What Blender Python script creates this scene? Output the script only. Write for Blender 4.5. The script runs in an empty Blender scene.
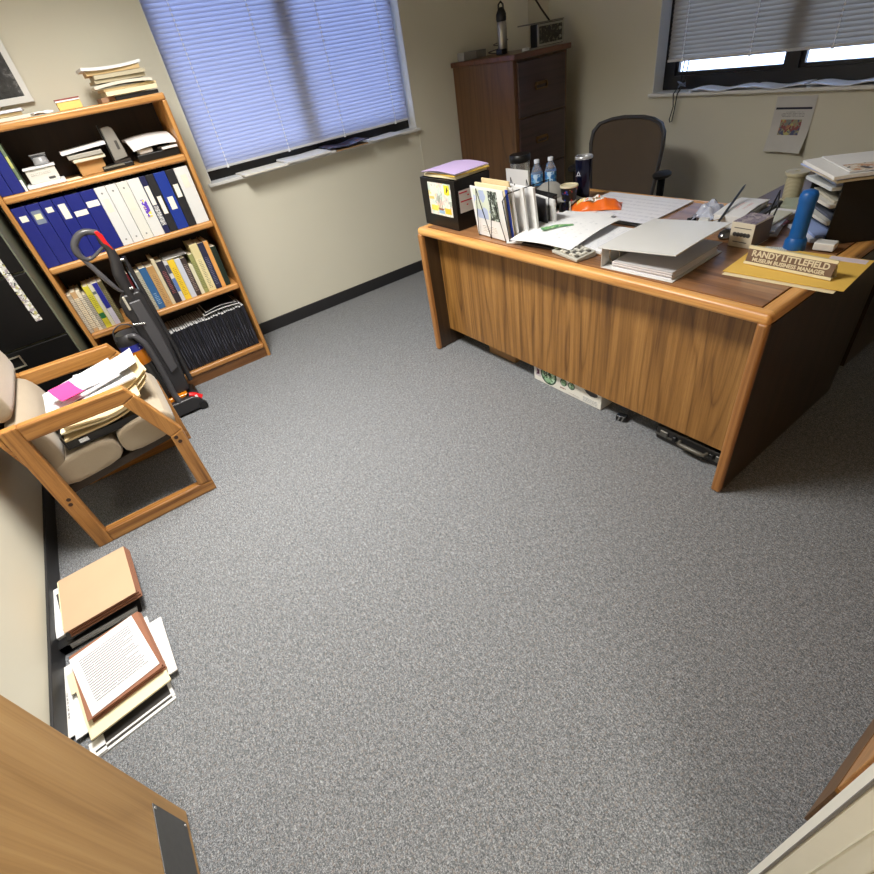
import bpy, bmesh, math, random
from mathutils import Vector, Matrix
random.seed(7)
C = bpy.context.scene.collection
PI = math.pi

# ---------------------------------------------------------------- materials
class NT:
    def __init__(s, name):
        s.m = bpy.data.materials.new(name); s.m.use_nodes = True
        s.t = s.m.node_tree; s.b = s.t.nodes['Principled BSDF']
    def n(s, kind, **kw):
        x = s.t.nodes.new(kind)
        for k, v in kw.items():
            if k in x.inputs: x.inputs[k].default_value = v
            else: setattr(x, k, v)
        return x
    def l(s, a, b): s.t.links.new(a, b)
    def math(s, op, a, b=None, c=None):
        x = s.t.nodes.new('ShaderNodeMath'); x.operation = op
        for i, v in enumerate((a, b, c)):
            if v is None: continue
            if hasattr(v, 'links'): s.l(v, x.inputs[i])
            else: x.inputs[i].default_value = v
        return x.outputs[0]
    def mix(s, f, a, b, blend='MIX'):
        x = s.t.nodes.new('ShaderNodeMix'); x.data_type = 'RGBA'; x.blend_type = blend
        for sock, v in ((x.inputs[0], f), (x.inputs[6], a), (x.inputs[7], b)):
            if hasattr(v, 'links'): s.l(v, sock)
            elif isinstance(v, (int, float)): sock.default_value = v
            else: sock.default_value = (*v[:3], 1)
        return x.outputs[2]
    def ramp(s, f, stops):
        x = s.t.nodes.new('ShaderNodeValToRGB'); e = x.color_ramp.elements
        while len(e) < len(stops): e.new(.5)
        for el, (p, c) in zip(e, stops): el.position = p; el.color = (*c[:3], 1)
        s.l(f, x.inputs[0]); return x.outputs[0]
    def co(s, scale=(1, 1, 1), loc=(0, 0, 0)):
        tc = s.n('ShaderNodeTexCoord'); mp = s.n('ShaderNodeMapping')
        s.l(tc.outputs['Object'], mp.inputs[0])
        mp.inputs['Scale'].default_value = scale; mp.inputs['Location'].default_value = loc
        return mp.outputs[0]
    def noise(s, vec, scale=1, detail=4, rough=.55, dist=0):
        x = s.n('ShaderNodeTexNoise', Scale=scale, Detail=detail, Roughness=rough, Distortion=dist)
        s.l(vec, x.inputs['Vector']); return x.outputs['Fac']
    def bump(s, h, strength=.2, dist=.002):
        x = s.n('ShaderNodeBump', Strength=strength, Distance=dist)
        s.l(h, x.inputs['Height']); s.l(x.outputs[0], s.b.inputs['Normal'])

def srgb(r, g, b):
    return tuple(((v / 255) / 12.92 if v <= 10 else ((v / 255 + .055) / 1.055) ** 2.4) for v in (r, g, b))

_mc = {}
def M(name, rgb, rough=.5, metal=0, var=.06, vscale=30, bump=0, coat=0, spec=.5, trans=0, sheen=0):
    """plain painted / plastic / paper surface with a slight procedural unevenness"""
    if name in _mc: return _mc[name]
    t = NT(name); c = srgb(*rgb)
    nz = t.noise(t.co(), vscale, 4)
    t.l(t.mix(nz, tuple(v * (1 - var) for v in c), tuple(min(1, v * (1 + var)) for v in c)), t.b.inputs['Base Color'])
    t.b.inputs['Roughness'].default_value = rough; t.b.inputs['Metallic'].default_value = metal
    t.b.inputs['Coat Weight'].default_value = coat; t.b.inputs['Specular IOR Level'].default_value = spec
    if trans: t.b.inputs['Transmission Weight'].default_value = trans
    if sheen: t.b.inputs['Sheen Weight'].default_value = sheen
    if bump: t.bump(nz, bump, .003)
    _mc[name] = t.m; return t.m

def wood(name, dark, mid, light, axis='z', rough=.38, freq=9, across=5, fine=1., coat=.15):
    """oak / walnut grain running along one object axis, with cathedral figure"""
    if name in _mc: return _mc[name]
    t = NT(name)
    def sc(g, a): return tuple(g if ax == axis else a for ax in 'xyz')
    base = t.noise(t.co(sc(.45, across)), 1, 2, .45, .15)
    fr = t.math('FRACT', t.math('MULTIPLY', base, freq))
    tri = t.math('ABSOLUTE', t.math('SUBTRACT', t.math('MULTIPLY', fr, 2), 1))
    bands = t.math('POWER', tri, 3.5)
    streak = t.noise(t.co(sc(.8, 34)), 1, 4, .62)
    streak2 = t.noise(t.co(sc(1.4, 130), (5, 3, 1)), 1, 3, .6)
    pores = t.noise(t.co(sc(14, 420)), 1, 3, .6)
    f = t.math('ADD', t.math('MULTIPLY', bands, .16), t.math('ADD', t.math('MULTIPLY', streak, .62), t.math('MULTIPLY', streak2, .30)))
    col = t.ramp(f, ((.30, srgb(*light)), (.50, srgb(*mid)), (.72, srgb(*dark))))
    pm = t.math('MULTIPLY', t.math('GREATER_THAN', pores, .58), .25 * fine)
    t.l(t.mix(pm, col, srgb(*dark)), t.b.inputs['Base Color'])
    t.b.inputs['Roughness'].default_value = rough; t.b.inputs['Coat Weight'].default_value = coat
    t.b.inputs['Coat Roughness'].default_value = .3
    t.bump(pores, .08, .001)
    _mc[name] = t.m; return t.m

def paper_text(name, base=(236, 234, 230), ink=(120, 118, 120), pitch=.0095, w=.085, h=.115, axis='x', dens=.45, seed=0.):
    """printed sheet: rows of broken lines inside the margins; rows run along `axis` of the sheet"""
    if name in _mc: return _mc[name]
    t = NT(name)
    tc = t.n('ShaderNodeTexCoord'); sp = t.n('ShaderNodeSeparateXYZ'); t.l(tc.outputs['Object'], sp.inputs[0])
    u, v = (sp.outputs[0], sp.outputs[1]) if axis == 'x' else (sp.outputs[1], sp.outputs[0])
    if axis == 'z': u, v = sp.outputs[0], sp.outputs[2]
    if axis == 'yz': u, v = sp.outputs[1], sp.outputs[2]
    row = t.math('DIVIDE', v, pitch); fr = t.math('FRACT', t.math('ADD', row, 100)); ri = t.math('FLOOR', row)
    line = t.math('LESS_THAN', fr, .42)
    cb = t.n('ShaderNodeCombineXYZ'); t.l(t.math('MULTIPLY', u, 260), cb.inputs[0]); t.l(t.math('MULTIPLY', ri, 7.3), cb.inputs[1]); cb.inputs[2].default_value = seed
    words = t.math('GREATER_THAN', t.noise(cb.outputs[0], 1, 1), dens)
    cb2 = t.n('ShaderNodeCombineXYZ'); t.l(t.math('MULTIPLY', ri, 3.7), cb2.inputs[0]); cb2.inputs[1].default_value = seed + 3
    endn = t.math('MULTIPLY', t.noise(cb2.outputs[0], 1, 0), 2.0 * w)
    right = t.math('LESS_THAN', u, t.math('MINIMUM', t.math('ADD', endn, w * -.1), w))
    left = t.math('GREATER_THAN', u, -w)
    vv = t.math('LESS_THAN', t.math('ABSOLUTE', v), h)
    m = t.math('MULTIPLY', t.math('MULTIPLY', line, words), t.math('MULTIPLY', t.math('MULTIPLY', right, left), vv))
    t.l(t.mix(t.math('MULTIPLY', m, .8), srgb(*base), srgb(*ink)), t.b.inputs['Base Color'])
    t.b.inputs['Roughness'].default_value = .75
    _mc[name] = t.m; return t.m

def blotches(name, base, cols, scale=20, cover=.5, rough=.6, seed=0):
    """printed colour picture: patches of several inks"""
    if name in _mc: return _mc[name]
    t = NT(name); c = srgb(*base)
    for i, k in enumerate(cols):
        f = t.math('GREATER_THAN', t.noise(t.co((1, 1, 1), (seed + i * 3.1, i * 1.7, i * 5.3)), scale, 2), 1 - cover if i else 1 - cover)
        c = t.mix(f, c, srgb(*k))
    t.l(c, t.b.inputs['Base Color']); t.b.inputs['Roughness'].default_value = rough
    _mc[name] = t.m; return t.m

# ---------------------------------------------------------------- mesh builder
class MB:
    def __init__(s, org=(0, 0, 0)):
        s.v = []; s.f = []; s.o = Vector(org)
    def add(s, vs, fs, mat=None):
        k = len(s.v)
        for p in vs:
            p = Vector(p)
            if mat is not None: p = mat @ p
            s.v.append(p - s.o)
        s.f += [tuple(i + k for i in f) for f in fs]; return s
    def bx(s, x0, x1, y0, y1, z0, z1, mat=None):
        vs = [(x, y, z) for x in (x0, x1) for y in (y0, y1) for z in (z0, z1)]
        return s.add(vs, [(0, 1, 3, 2), (4, 6, 7, 5), (0, 4, 5, 1), (2, 3, 7, 6), (0, 2, 6, 4), (1, 5, 7, 3)], mat)
    def box(s, c, d, rz=0, rx=0, ry=0):
        m = Matrix.Translation(c) @ Matrix.Rotation(rz, 4, 'Z') @ Matrix.Rotation(ry, 4, 'Y') @ Matrix.Rotation(rx, 4, 'X')
        a, b, e = (q / 2 for q in d)
        return s.bx(-a, a, -b, b, -e, e, m)
    def prism(s, poly, axis, a, b, mat=None):
        def P(p, t):
            if axis == 'x': return (t, p[0], p[1])
            if axis == 'y': return (p[0], t, p[1])
            return (p[0], p[1], t)
        n = len(poly); vs = [P(p, a) for p in poly] + [P(p, b) for p in poly]
        fs = [tuple(range(n))[::-1], tuple(range(n, 2 * n))] + [(i, (i + 1) % n, n + (i + 1) % n, n + i) for i in range(n)]
        return s.add(vs, fs, mat)
    def ringprism(s, outer, inner, axis, a, b):
        def P(p, t): return (t, p[0], p[1]) if axis == 'x' else ((p[0], t, p[1]) if axis == 'y' else (p[0], p[1], t))
        n = len(outer)
        vs = [P(p, a) for p in outer] + [P(p, a) for p in inner] + [P(p, b) for p in outer] + [P(p, b) for p in inner]
        fs = []
        for i in range(n):
            j = (i + 1) % n
            fs += [(i, j, n + j, n + i), (2 * n + i, 3 * n + i, 3 * n + j, 2 * n + j), (i, 2 * n + i, 2 * n + j, j), (n + i, n + j, 3 * n + j, 3 * n + i)]
        return s.add(vs, fs)
    def tube(s, pts, r, n=10, cap=True, flat=1.):
        pts = [Vector(p) for p in pts]; rs = r if isinstance(r, (list, tuple)) else [r] * len(pts)
        vs = []; fs = []; up = None
        for i, p in enumerate(pts):
            d = (pts[min(i + 1, len(pts) - 1)] - pts[max(i - 1, 0)]).normalized()
            if up is None:
                up = Vector((0, 0, 1)) if abs(d.z) < .9 else Vector((0, 1, 0))
            a = d.cross(up).normalized(); b = a.cross(d).normalized(); up = b
            for k in range(n):
                t = 2 * PI * k / n
                vs.append(p + (a * math.cos(t) + b * math.sin(t) * flat) * rs[i])
        for i in range(len(pts) - 1):
            for k in range(n):
                fs.append((i * n + k, i * n + (k + 1) % n, (i + 1) * n + (k + 1) % n, (i + 1) * n + k))
        if cap: fs += [tuple(range(n)), tuple(range((len(pts) - 1) * n, len(pts) * n))]
        return s.add(vs, fs)
    def stube(s, pts, r, n=10, k=5, **kw):
        """tube through a smooth curve"""
        P = [Vector(p) for p in pts]; rs = r if isinstance(r, (list, tuple)) else [r] * len(P); out = []; ro = []
        for i in range(len(P) - 1):
            a, b, c, d = P[max(i - 1, 0)], P[i], P[i + 1], P[min(i + 2, len(P) - 1)]
            for j in range(k):
                t = j / k
                out.append(.5 * ((2 * b) + (c - a) * t + (2 * a - 5 * b + 4 * c - d) * t * t + (3 * b - a - 3 * c + d) * t ** 3)); ro.append(rs[i] + (rs[i + 1] - rs[i]) * t)
        return s.tube(out + [P[-1]], ro + [rs[-1]], n, **kw)
    def cyl(s, p0, p1, r0, r1=None, n=20):
        return s.tube([p0, p1], [r0, r0 if r1 is None else r1], n)
    def lathe(s, prof, cx=0, cy=0, n=28, mat=None):
        vs = []; fs = []
        for r, z in prof:
            for k in range(n):
                t = 2 * PI * k / n; vs.append((cx + r * math.cos(t), cy + r * math.sin(t), z))
        for i in range(len(prof) - 1):
            for k in range(n):
                fs.append((i * n + k, i * n + (k + 1) % n, (i + 1) * n + (k + 1) % n, (i + 1) * n + k))
        fs += [tuple(range(n)), tuple(range((len(prof) - 1) * n, len(prof) * n))]
        return s.add(vs, fs, mat)
    def sheet(s, w, d, fz=lambda x, y: 0, t=.0012, nx=12, ny=12, mat=None, shape=None):
        """thin bendy sheet centred on origin: fz gives the height at x,y (x across w, y across d)"""
        vs = []
        for lev in (0, 1):
            for j in range(ny + 1):
                for i in range(nx + 1):
                    x = (i / nx - .5) * w; y = (j / ny - .5) * d
                    if shape: x, y = shape(x, y)
                    vs.append((x, y, fz(x, y) + (t if lev else 0)))
        N = (nx + 1) * (ny + 1); fs = []
        idx = lambda i, j, l: l * N + j * (nx + 1) + i
        for j in range(ny):
            for i in range(nx):
                fs.append((idx(i, j, 1), idx(i + 1, j, 1), idx(i + 1, j + 1, 1), idx(i, j + 1, 1)))
                fs.append((idx(i, j, 0), idx(i, j + 1, 0), idx(i + 1, j + 1, 0), idx(i + 1, j, 0)))
        for i in range(nx):
            fs.append((idx(i, 0, 0), idx(i + 1, 0, 0), idx(i + 1, 0, 1), idx(i, 0, 1)))
            fs.append((idx(i, ny, 0), idx(i, ny, 1), idx(i + 1, ny, 1), idx(i + 1, ny, 0)))
        for j in range(ny):
            fs.append((idx(0, j, 0), idx(0, j, 1), idx(0, j + 1, 1), idx(0, j + 1, 0)))
            fs.append((idx(nx, j, 0), idx(nx, j + 1, 0), idx(nx, j + 1, 1), idx(nx, j, 1)))
        return s.add(vs, fs, mat)
    def build(s, name, mat, parent=None, bevel=0, seg=2, smooth=False, loc=None, rz=0, subd=0):
        me = bpy.data.meshes.new(name); me.from_pydata([tuple(p) for p in s.v], [], s.f)
        bm = bmesh.new(); bm.from_mesh(me); bmesh.ops.recalc_face_normals(bm, faces=bm.faces); bm.to_mesh(me); bm.free()
        me.materials.append(mat)
        o = bpy.data.objects.new(name, me); C.objects.link(o)
        if parent: o.parent = parent
        if loc is not None: o.location = loc
        elif parent is None: o.location = s.o
        o.rotation_euler = (0, 0, rz) if isinstance(rz, (int, float)) else rz
        if smooth or bevel:
            for p in me.polygons: p.use_smooth = True
        if bevel:
            b = o.modifiers.new('bevel', 'BEVEL'); b.width = bevel; b.segments = seg; b.limit_method = 'ANGLE'; b.angle_limit = math.radians(40)
        if subd:
            q = o.modifiers.new('sub', 'SUBSURF'); q.levels = q.render_levels = subd
        if bevel or smooth:
            me.set_sharp_from_angle(angle=math.radians(42))
            if bevel:
                w = o.modifiers.new('wn', 'WEIGHTED_NORMAL'); w.keep_sharp = True
        return o

def tag(o, label, cat=None, group=None):
    o['label'] = label
    if cat: o['category'] = cat
    if group: o['group'] = group
    return o
def thing(name, label, cat, loc=(0, 0, 0), rz=0, group=None):
    o = bpy.data.objects.new(name, None); o.empty_display_size = .05; C.objects.link(o)
    o.location = loc; o.rotation_euler = (0, 0, rz); return tag(o, label, cat, group)
def struct(o):
    o['kind'] = 'structure'; return o
def text(name, body, size, mat, parent, loc, rot, ext=.0006, align='CENTER', sx=1, bold=0):
    cu = bpy.data.curves.new(name, 'FONT'); cu.body = body; cu.size = size; cu.extrude = ext; cu.align_x = align; cu.align_y = 'CENTER'
    cu.resolution_u = 3; cu.offset = bold
    tmp = bpy.data.objects.new('tmp_text', cu); C.objects.link(tmp)
    dg = bpy.context.evaluated_depsgraph_get(); me = bpy.data.meshes.new_from_object(tmp.evaluated_get(dg))
    bpy.data.objects.remove(tmp); me.materials.clear(); me.materials.append(mat)
    o = bpy.data.objects.new(name, me); C.objects.link(o); o.parent = parent; o.location = loc; o.rotation_euler = rot; o.scale = (sx, 1, 1)
    return o
NEGX = (PI / 2, 0, -PI / 2)      # text facing -X
NEGY = (PI / 2, 0, 0)            # text facing -Y

# ---------------------------------------------------------------- room
XL, XR, YB, YN, ZC = -.797, 3.44, 3.677, -.12, 2.62

def wallmat(name, rgb):
    t = NT(name); c = srgb(*rgb)
    nz = t.noise(t.co(), 2.2, 3); fine = t.noise(t.co(), 260, 3)
    t.l(t.mix(nz, tuple(v * .96 for v in c), tuple(v * 1.03 for v in c)), t.b.inputs['Base Color'])
    t.b.inputs['Roughness'].default_value = .62; t.bump(fine, .12, .0015); return t.m
m_wall = wallmat('painted_wall', (222, 218, 200))
m_ceil = M('ceiling_tile', (206, 203, 194), .9, bump=.2, vscale=120)
m_white = M('white_trim', (226, 226, 222), .45, var=.02)
def carpet():
    t = NT('grey_carpet')
    a = t.noise(t.co((1, 1, 1)), 240, 3, .7); b = t.noise(t.co((170, 75, 90), (3, 1, 0)), 1, 3, .65, .8); c2 = t.noise(t.co(), 480, 2, .6)
    f = t.math('ADD', t.math('MULTIPLY', a, .44), t.math('ADD', t.math('MULTIPLY', b, .30), t.math('MULTIPLY', c2, .26)))
    col = t.ramp(f, ((.38, srgb(60, 63, 67)), (.50, srgb(114, 117, 121)), (.62, srgb(186, 189, 193))))
    warm = t.noise(t.co((1, 1, 1), (9, 2, 0)), 130, 1)
    col = t.mix(t.math('MULTIPLY', t.math('GREATER_THAN', warm, .6), .35), col, srgb(150, 138, 128))
    t.l(col, t.b.inputs['Base Color']); t.b.inputs['Roughness'].default_value = .95
    t.b.inputs['Specular IOR Level'].default_value = .15; t.b.inputs['Sheen Weight'].default_value = .1
    t.bump(f, .7, .006); return t.m
m_carpet = carpet()
m_base = M('black_vinyl_baseboard', (38, 38, 40), .5, var=.05)

struct(MB().bx(XL - .2, XR + .2, -1.6, YB + .2, -.1, 0).build('floor', m_carpet))
struct(MB().bx(XL - .2, XR + .2, -1.6, YB + .2, ZC, ZC + .1).build('ceiling', m_ceil))

W1 = (.749, 2.338); W2 = (.858, 2.447); ZS, ZT = 1.03, 2.22      # window openings
T = .19
w = MB(); w.bx(XL - T, W1[0], YB, YB + T, 0, ZC); w.bx(W1[1], XR + T, YB, YB + T, 0, ZC)
w.bx(W1[0], W1[1], YB, YB + T, 0, ZS); w.bx(W1[0], W1[1], YB, YB + T, ZT, ZC)
struct(w.build('wall_back', m_wall))
w = MB(); w.bx(XR, XR + T, -1.6, W2[0], 0, ZC); w.bx(XR, XR + T, W2[1], YB, 0, ZC)
w.bx(XR, XR + T, W2[0], W2[1], 0, ZS); w.bx(XR, XR + T, W2[0], W2[1], ZT, ZC)
struct(w.build('wall_right', m_wall))
struct(MB().bx(XL - T, XL, -1.6, YB, 0, ZC).build('wall_left', m_wall))
w = MB(); w.bx(XL, -.565, -.24, -.11, 0, ZC); w.bx(.50, .60, -.24, -.11, 0, ZC); w.bx(-.565, .50, -.24, -.11, 2.09, ZC)
w.bx(.56, .66, -.52, -.24, 0, ZC); w.bx(.56, XR, -.64, -.52, 0, ZC)
struct(w.build('wall_front', m_wall))
w = MB(); w.bx(XL, .56, -1.6, -1.5, 0, ZC); w.bx(.56, .66, -1.5, -.64, 0, ZC)
struct(w.build('wall_hallway', m_wall))
struct(MB().bx(3.235, XR, 3.392, YB, 0, ZC).build('wall_corner_column', m_wall))
struct(MB().bx(2.352, 2.364, YB - .0025, YB, 0, 1.03).build('trim_1', m_wall))      # panel seam under the window end
# baseboards
struct(MB().bx(XL, 3.235, YB - .011, YB, 0, .088).build('baseboard_back', m_base, bevel=.003))
struct(MB().bx(XL, XL + .011, .1, YB - .012, 0, .088).build('baseboard_left', m_base, bevel=.003))
struct(MB().bx(XR - .011, XR, -.51, 3.38, 0, .088).build('baseboard_right', m_base, bevel=.003))

m_alu = M('black_window_frame', (16, 17, 22), .35, var=.1)
def glassmat():
    t = NT('window_glass'); tr = t.n('ShaderNodeBsdfTransparent'); gl = t.n('ShaderNodeBsdfGlossy', Roughness=.03)
    fr = t.n('ShaderNodeFresnel', IOR=1.45); mx = t.n('ShaderNodeMixShader')
    nz = t.noise(t.co(), 3, 2); t.l(t.mix(nz, (.93, .96, .97), (.97, .98, .99)), tr.inputs['Color'])
    t.l(fr.outputs[0], mx.inputs[0]); t.l(tr.outputs[0], mx.inputs[1]); t.l(gl.outputs[0], mx.inputs[2])
    t.l(mx.outputs[0], t.t.nodes['Material Output'].inputs[0]); return t.m
m_glass = glassmat()
def slatmat(name, d0, d1, t0, t1, k):
    t = NT(name); d = t.n('ShaderNodeBsdfDiffuse'); tr = t.n('ShaderNodeBsdfTranslucent'); mx = t.n('ShaderNodeMixShader')
    nz = t.noise(t.co((2, 2, 30)), 1, 2)
    t.l(t.mix(nz, d0, d1), d.inputs[0]); t.l(t.mix(nz, t0, t1), tr.inputs[0])
    mx.inputs[0].default_value = k
    t.l(d.outputs[0], mx.inputs[1]); t.l(tr.outputs[0], mx.inputs[2]); t.l(mx.outputs[0], t.t.nodes['Material Output'].inputs[0]); return t.m
m_slat = slatmat('sky_tinted_slat', (.52, .55, .70), (.58, .61, .76), (.54, .55, .72), (.58, .59, .76), .36)  # white slats with the daylight's blue cast put into their colour
m_slat2 = slatmat('dimmed_slat', (.42, .41, .40), (.48, .47, .46), (.30, .26, .21), (.33, .29, .24), .30)  # white slats too; weaker backlight put in as a greyer, warmer colour

def window(name, axis, lo, hi, wall, fw=.075):
    """axis 'x': window in the back wall (runs along x); 'y': in the right wall (runs along y)"""
    def bx(b, u0, u1, d0, d1, z0, z1):      # u along the wall, d depth beyond the wall face
        if axis == 'x': b.bx(u0, u1, wall + d0, wall + d1, z0, z1)
        else: b.bx(wall + d0, wall + d1, u0, u1, z0, z1)
    root = bpy.data.objects.new(name, None); C.objects.link(root); struct(root)
    mid = (lo + hi) / 2; b = MB()
    bx(b, lo, hi, .10, .15, ZS, ZS + .085); bx(b, lo, hi, .10, .15, ZT - .05, ZT)
    bx(b, lo, lo + fw, .10, .15, ZS + .085, ZT - .05); bx(b, hi - fw, hi, .10, .15, ZS + .085, ZT - .05)
    bx(b, mid - .035, mid + .035, .095, .155, ZS + .085, ZT - .05)
    # inner sash lip
    for u0, u1 in ((lo + fw, mid - .035), (mid + .035, hi - fw)):
        bx(b, u0, u1, .115, .14, ZS + .085, ZS + .105); bx(b, u0, u0 + .02, .115, .14, ZS + .105, ZT - .05); bx(b, u1 - .02, u1, .115, .14, ZS + .105, ZT - .05)
    b.build('window_frame', m_alu, root)
    b = MB(); bx(b, lo + .03, hi - .03, .126, .130, ZS + .05, ZT - .02); b.build('window_pane', m_glass, root)
    b = MB(); bx(b, lo - .022, hi + .012, -.035, .10, ZS - .006, ZS + .012); b.build('window_sill', m_white, root, bevel=.003)
    b = MB(); bx(b, lo - .001, lo + .004, -.001, .10, ZS + .012, ZT); bx(b, hi - .004, hi + .001, -.001, .10, ZS + .012, ZT); bx(b, lo, hi, -.001, .10, ZT - .004, ZT + .001)
    b.build('window_reveal', m_white, root)
    return root
window('window_1', 'x', W1[0], W1[1], YB, .035)
window('window_2', 'y', W2[0], W2[1], XR)

def blind(label, axis, lo, hi, wall, zbot, tilt, cords, slat):
    d = .060; ln = hi - lo
    loc = ((lo + hi) / 2, wall + d, 0) if axis == 'x' else (wall + d, (lo + hi) / 2, 0)
    rz = 0 if axis == 'x' else -PI / 2      # local +y points outdoors
    root = thing('window_blind', label, 'blind', loc, rz, )
    b = MB(); z = zbot + .026; hw = .0150
    while z < ZT - .045:
        c, s_ = math.cos(tilt), math.sin(tilt)
        prof = [(-hw, 0), (-.5 * hw, .0024), (0, .0032), (.5 * hw, .0024), (hw, 0)]
        pts = [(p * c - q * s_, z + p * s_ + q * c) for p, q in prof]
        n = len(pts); vs = [(x, y, zz) for x in (-ln / 2, ln / 2) for y, zz in pts]
        b.add(vs, [(i, i + 1, n + i + 1, n + i) for i in range(n - 1)])
        z += .0215
    b.build('slats', slat, root, smooth=True)
    MB().bx(-ln / 2, ln / 2, -.013, .013, zbot, zbot + .014).build('bottom_rail', M('blind_rail', (214, 214, 216), .4, var=.02), root, bevel=.003)
    MB().bx(-ln / 2, ln / 2, -.018, .018, ZT - .04, ZT - .004).build('head_rail', M('blind_rail', (214, 214, 216), .4, var=.02), root, bevel=.003)
    for u in cords:
        b = MB(); x = u - (lo + hi) / 2 if axis == 'x' else (lo + hi) / 2 - u
        for yy in (-.0165, .0165): b.cyl((x, yy, zbot), (x, yy, ZT - .03), .0012, n=5)
        b.box((x, -.014, zbot + .004), (.012, .008, .016))
        k = 0; z = zbot + .02
        while z < ZT - .05:       # rungs of the ladder cord catch the light
            b.box((x + .001, -.0167, z), (.0065, .002, .012)); z += .0215
        b.build('ladder_cord', M('blind_cord', (248, 250, 255), .5, var=.01), root)
    return root
blind('closed white blind covering the back window beside the bookcase', 'x', W1[0] + .006, W1[1] - .03, YB, 1.100, math.radians(66), (.90, 1.33, 1.76, 2.19), m_slat)
blind('white blind raised a hand above the sill of the right window', 'y', W2[0] + .03, W2[1] - .052, XR, 1.196, math.radians(66), (2.29, 1.87, 1.45, 1.03), m_slat2)

# outdoors: only sky light reaches the frosted-bright panes
# door (opened into the room) and its steel frame
m_oakdoor = wood('door_oak_veneer', (166, 124, 66), (192, 148, 88), (206, 164, 104), 'z', rough=.45, freq=5, across=2.5, fine=.4, coat=.05)
door = bpy.data.objects.new('door_1', None); C.objects.link(door); door.location = (-.54, -.055, 0); struct(door)
MB().bx(-.022, .022, 0, .912, .008, 2.06).build('door_leaf', m_oakdoor, door, bevel=.0015)
MB().bx(.022, .0245, .05, .872, .03, .205).build('kick_plate', M('brushed_kick_plate', (108, 107, 105), .38, .85, var=.15, vscale=60), door, bevel=.0008)
kp = MB()
for yy in (.06, .862, .46):
    for zz in (.04, .195): kp.cyl((.0244, yy, zz), (.0258, yy, zz), .004, n=10)
kp.build('screw', M('steel', (190, 190, 188), .3, 1), door)
hb = MB(); hb.lathe([(.0, 0), (.026, 0), (.026, .006), (.012, .012), (.011, .04), (.025, .05), (.027, .062), (.02, .072), (.0, .074)], mat=Matrix.Translation((.0222, .845, .98)) @ Matrix.Rotation(PI / 2, 4, 'Y'))
hb.build('door_handle', M('steel', (190, 190, 188), .3, 1), door, smooth=True)
m_jamb = M('cream_steel_frame', (240, 238, 226), .4, var=.02)
jm = MB(); jm.bx(.415, .50, -.104, -.075, 0, 2.13); jm.bx(.418, .50, -.134, -.104, 0, 2.13)
jm.bx(-.575, -.565, -.26, -.055, 0, 2.13); jm.bx(-.575, .50, -.26, -.055, 2.085, 2.13)
struct(jm.build('trim_2', m_jamb, bevel=.003))
struct(MB().bx(.4145, .430, -.27, -.134, 0, 2.1).build('trim_4', m_wall))
struct(MB().bx(.4148, .420, -.0752, -.0722, 0, 2.1).build('trim_3', M('grey_door_seal', (120, 116, 112), .6)))

# ---------------------------------------------------------------- woods
oak = wood('oak_trim', (176, 118, 58), (220, 162, 92), (236, 186, 118), 'z')
oak_y = wood('oak_trim_along_y', (176, 118, 58), (220, 162, 92), (236, 186, 118), 'y')
oak_x = wood('oak_trim_along_x', (176, 118, 58), (220, 162, 92), (236, 186, 118), 'x')
chair_oak = wood('chair_oak', (112, 68, 28), (176, 122, 62), (204, 150, 84), 'x', across=9, freq=7)
chair_oak_z = wood('chair_oak_upright', (112, 68, 28), (176, 122, 62), (204, 150, 84), 'z', across=9, freq=7)
desk_ven = wood('desk_veneer', (90, 58, 24), (144, 102, 50), (176, 130, 72), 'z', freq=12, across=5.5)
side_ven = wood('shaded_side_veneer', (40, 28, 18), (60, 44, 28), (76, 56, 36), 'z', freq=9, across=5)  # partly darker wood, partly the sides' shade put into the colour
desk_top = wood('desk_top_laminate', (100, 66, 40), (148, 104, 68), (172, 126, 86), 'y', rough=.3, freq=8, across=5, fine=.6)
bc_oak = wood('bookcase_oak', (146, 96, 48), (182, 128, 68), (204, 150, 86), 'z', across=12)
bc_oak_x = wood('bookcase_oak_along_x', (146, 96, 48), (186, 132, 72), (210, 156, 92), 'x', across=12)
m_bcback = wood('bookcase_dark_back', (30, 20, 14), (44, 30, 20), (52, 36, 24), 'z', rough=.6, coat=0)
cab_side = wood('cabinet_side_walnut', (72, 46, 26), (98, 66, 38), (112, 78, 48), 'z', across=6)
cab_front = wood('cabinet_front_mahogany', (48, 32, 30), (64, 44, 42), (74, 52, 48), 'x', across=10)

# ---------------------------------------------------------------- desk
desk = thing('office_desk', 'large oak office desk with wood-grain front panel, covered in papers', 'desk', (1.493, .586, 0), .031)
DL, DW, DZ = 1.845, .955, .75
MB().bx(.056, DW - .05, .05, DL - .05, DZ - .042, DZ - .0005).build('desktop', desk_top, desk)
b = MB(); b.bx(.010, .056, 0, DL, DZ - .040, DZ); b.build('front_edge', oak_y, desk, bevel=.015, seg=4)
MB().bx(DW - .05, DW, 0, DL, DZ - .040, DZ).build('back_edge', oak_y, desk, bevel=.015, seg=4)
MB().bx(.03, DW - .03, 0, .05, DZ - .0395, DZ - .0003).build('side_edge', oak_x, desk, bevel=.012, seg=3)
MB().bx(.03, DW - .03, DL - .05, DL, DZ - .0395, DZ - .0003).build('side_edge', oak_x, desk, bevel=.012, seg=3)
for y0, y1 in ((.002, .034), (DL - .034, DL - .002)):
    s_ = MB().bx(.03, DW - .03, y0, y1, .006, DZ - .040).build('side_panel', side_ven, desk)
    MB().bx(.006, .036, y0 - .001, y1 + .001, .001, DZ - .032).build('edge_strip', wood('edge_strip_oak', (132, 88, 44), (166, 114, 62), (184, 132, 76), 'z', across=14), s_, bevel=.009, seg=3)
    MB().cyl((.06, (y0 + y1) / 2, 0), (.06, (y0 + y1) / 2, .007), .016, n=12).build('glide', M('dark_glide', (24, 22, 20), .5), s_)
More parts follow.
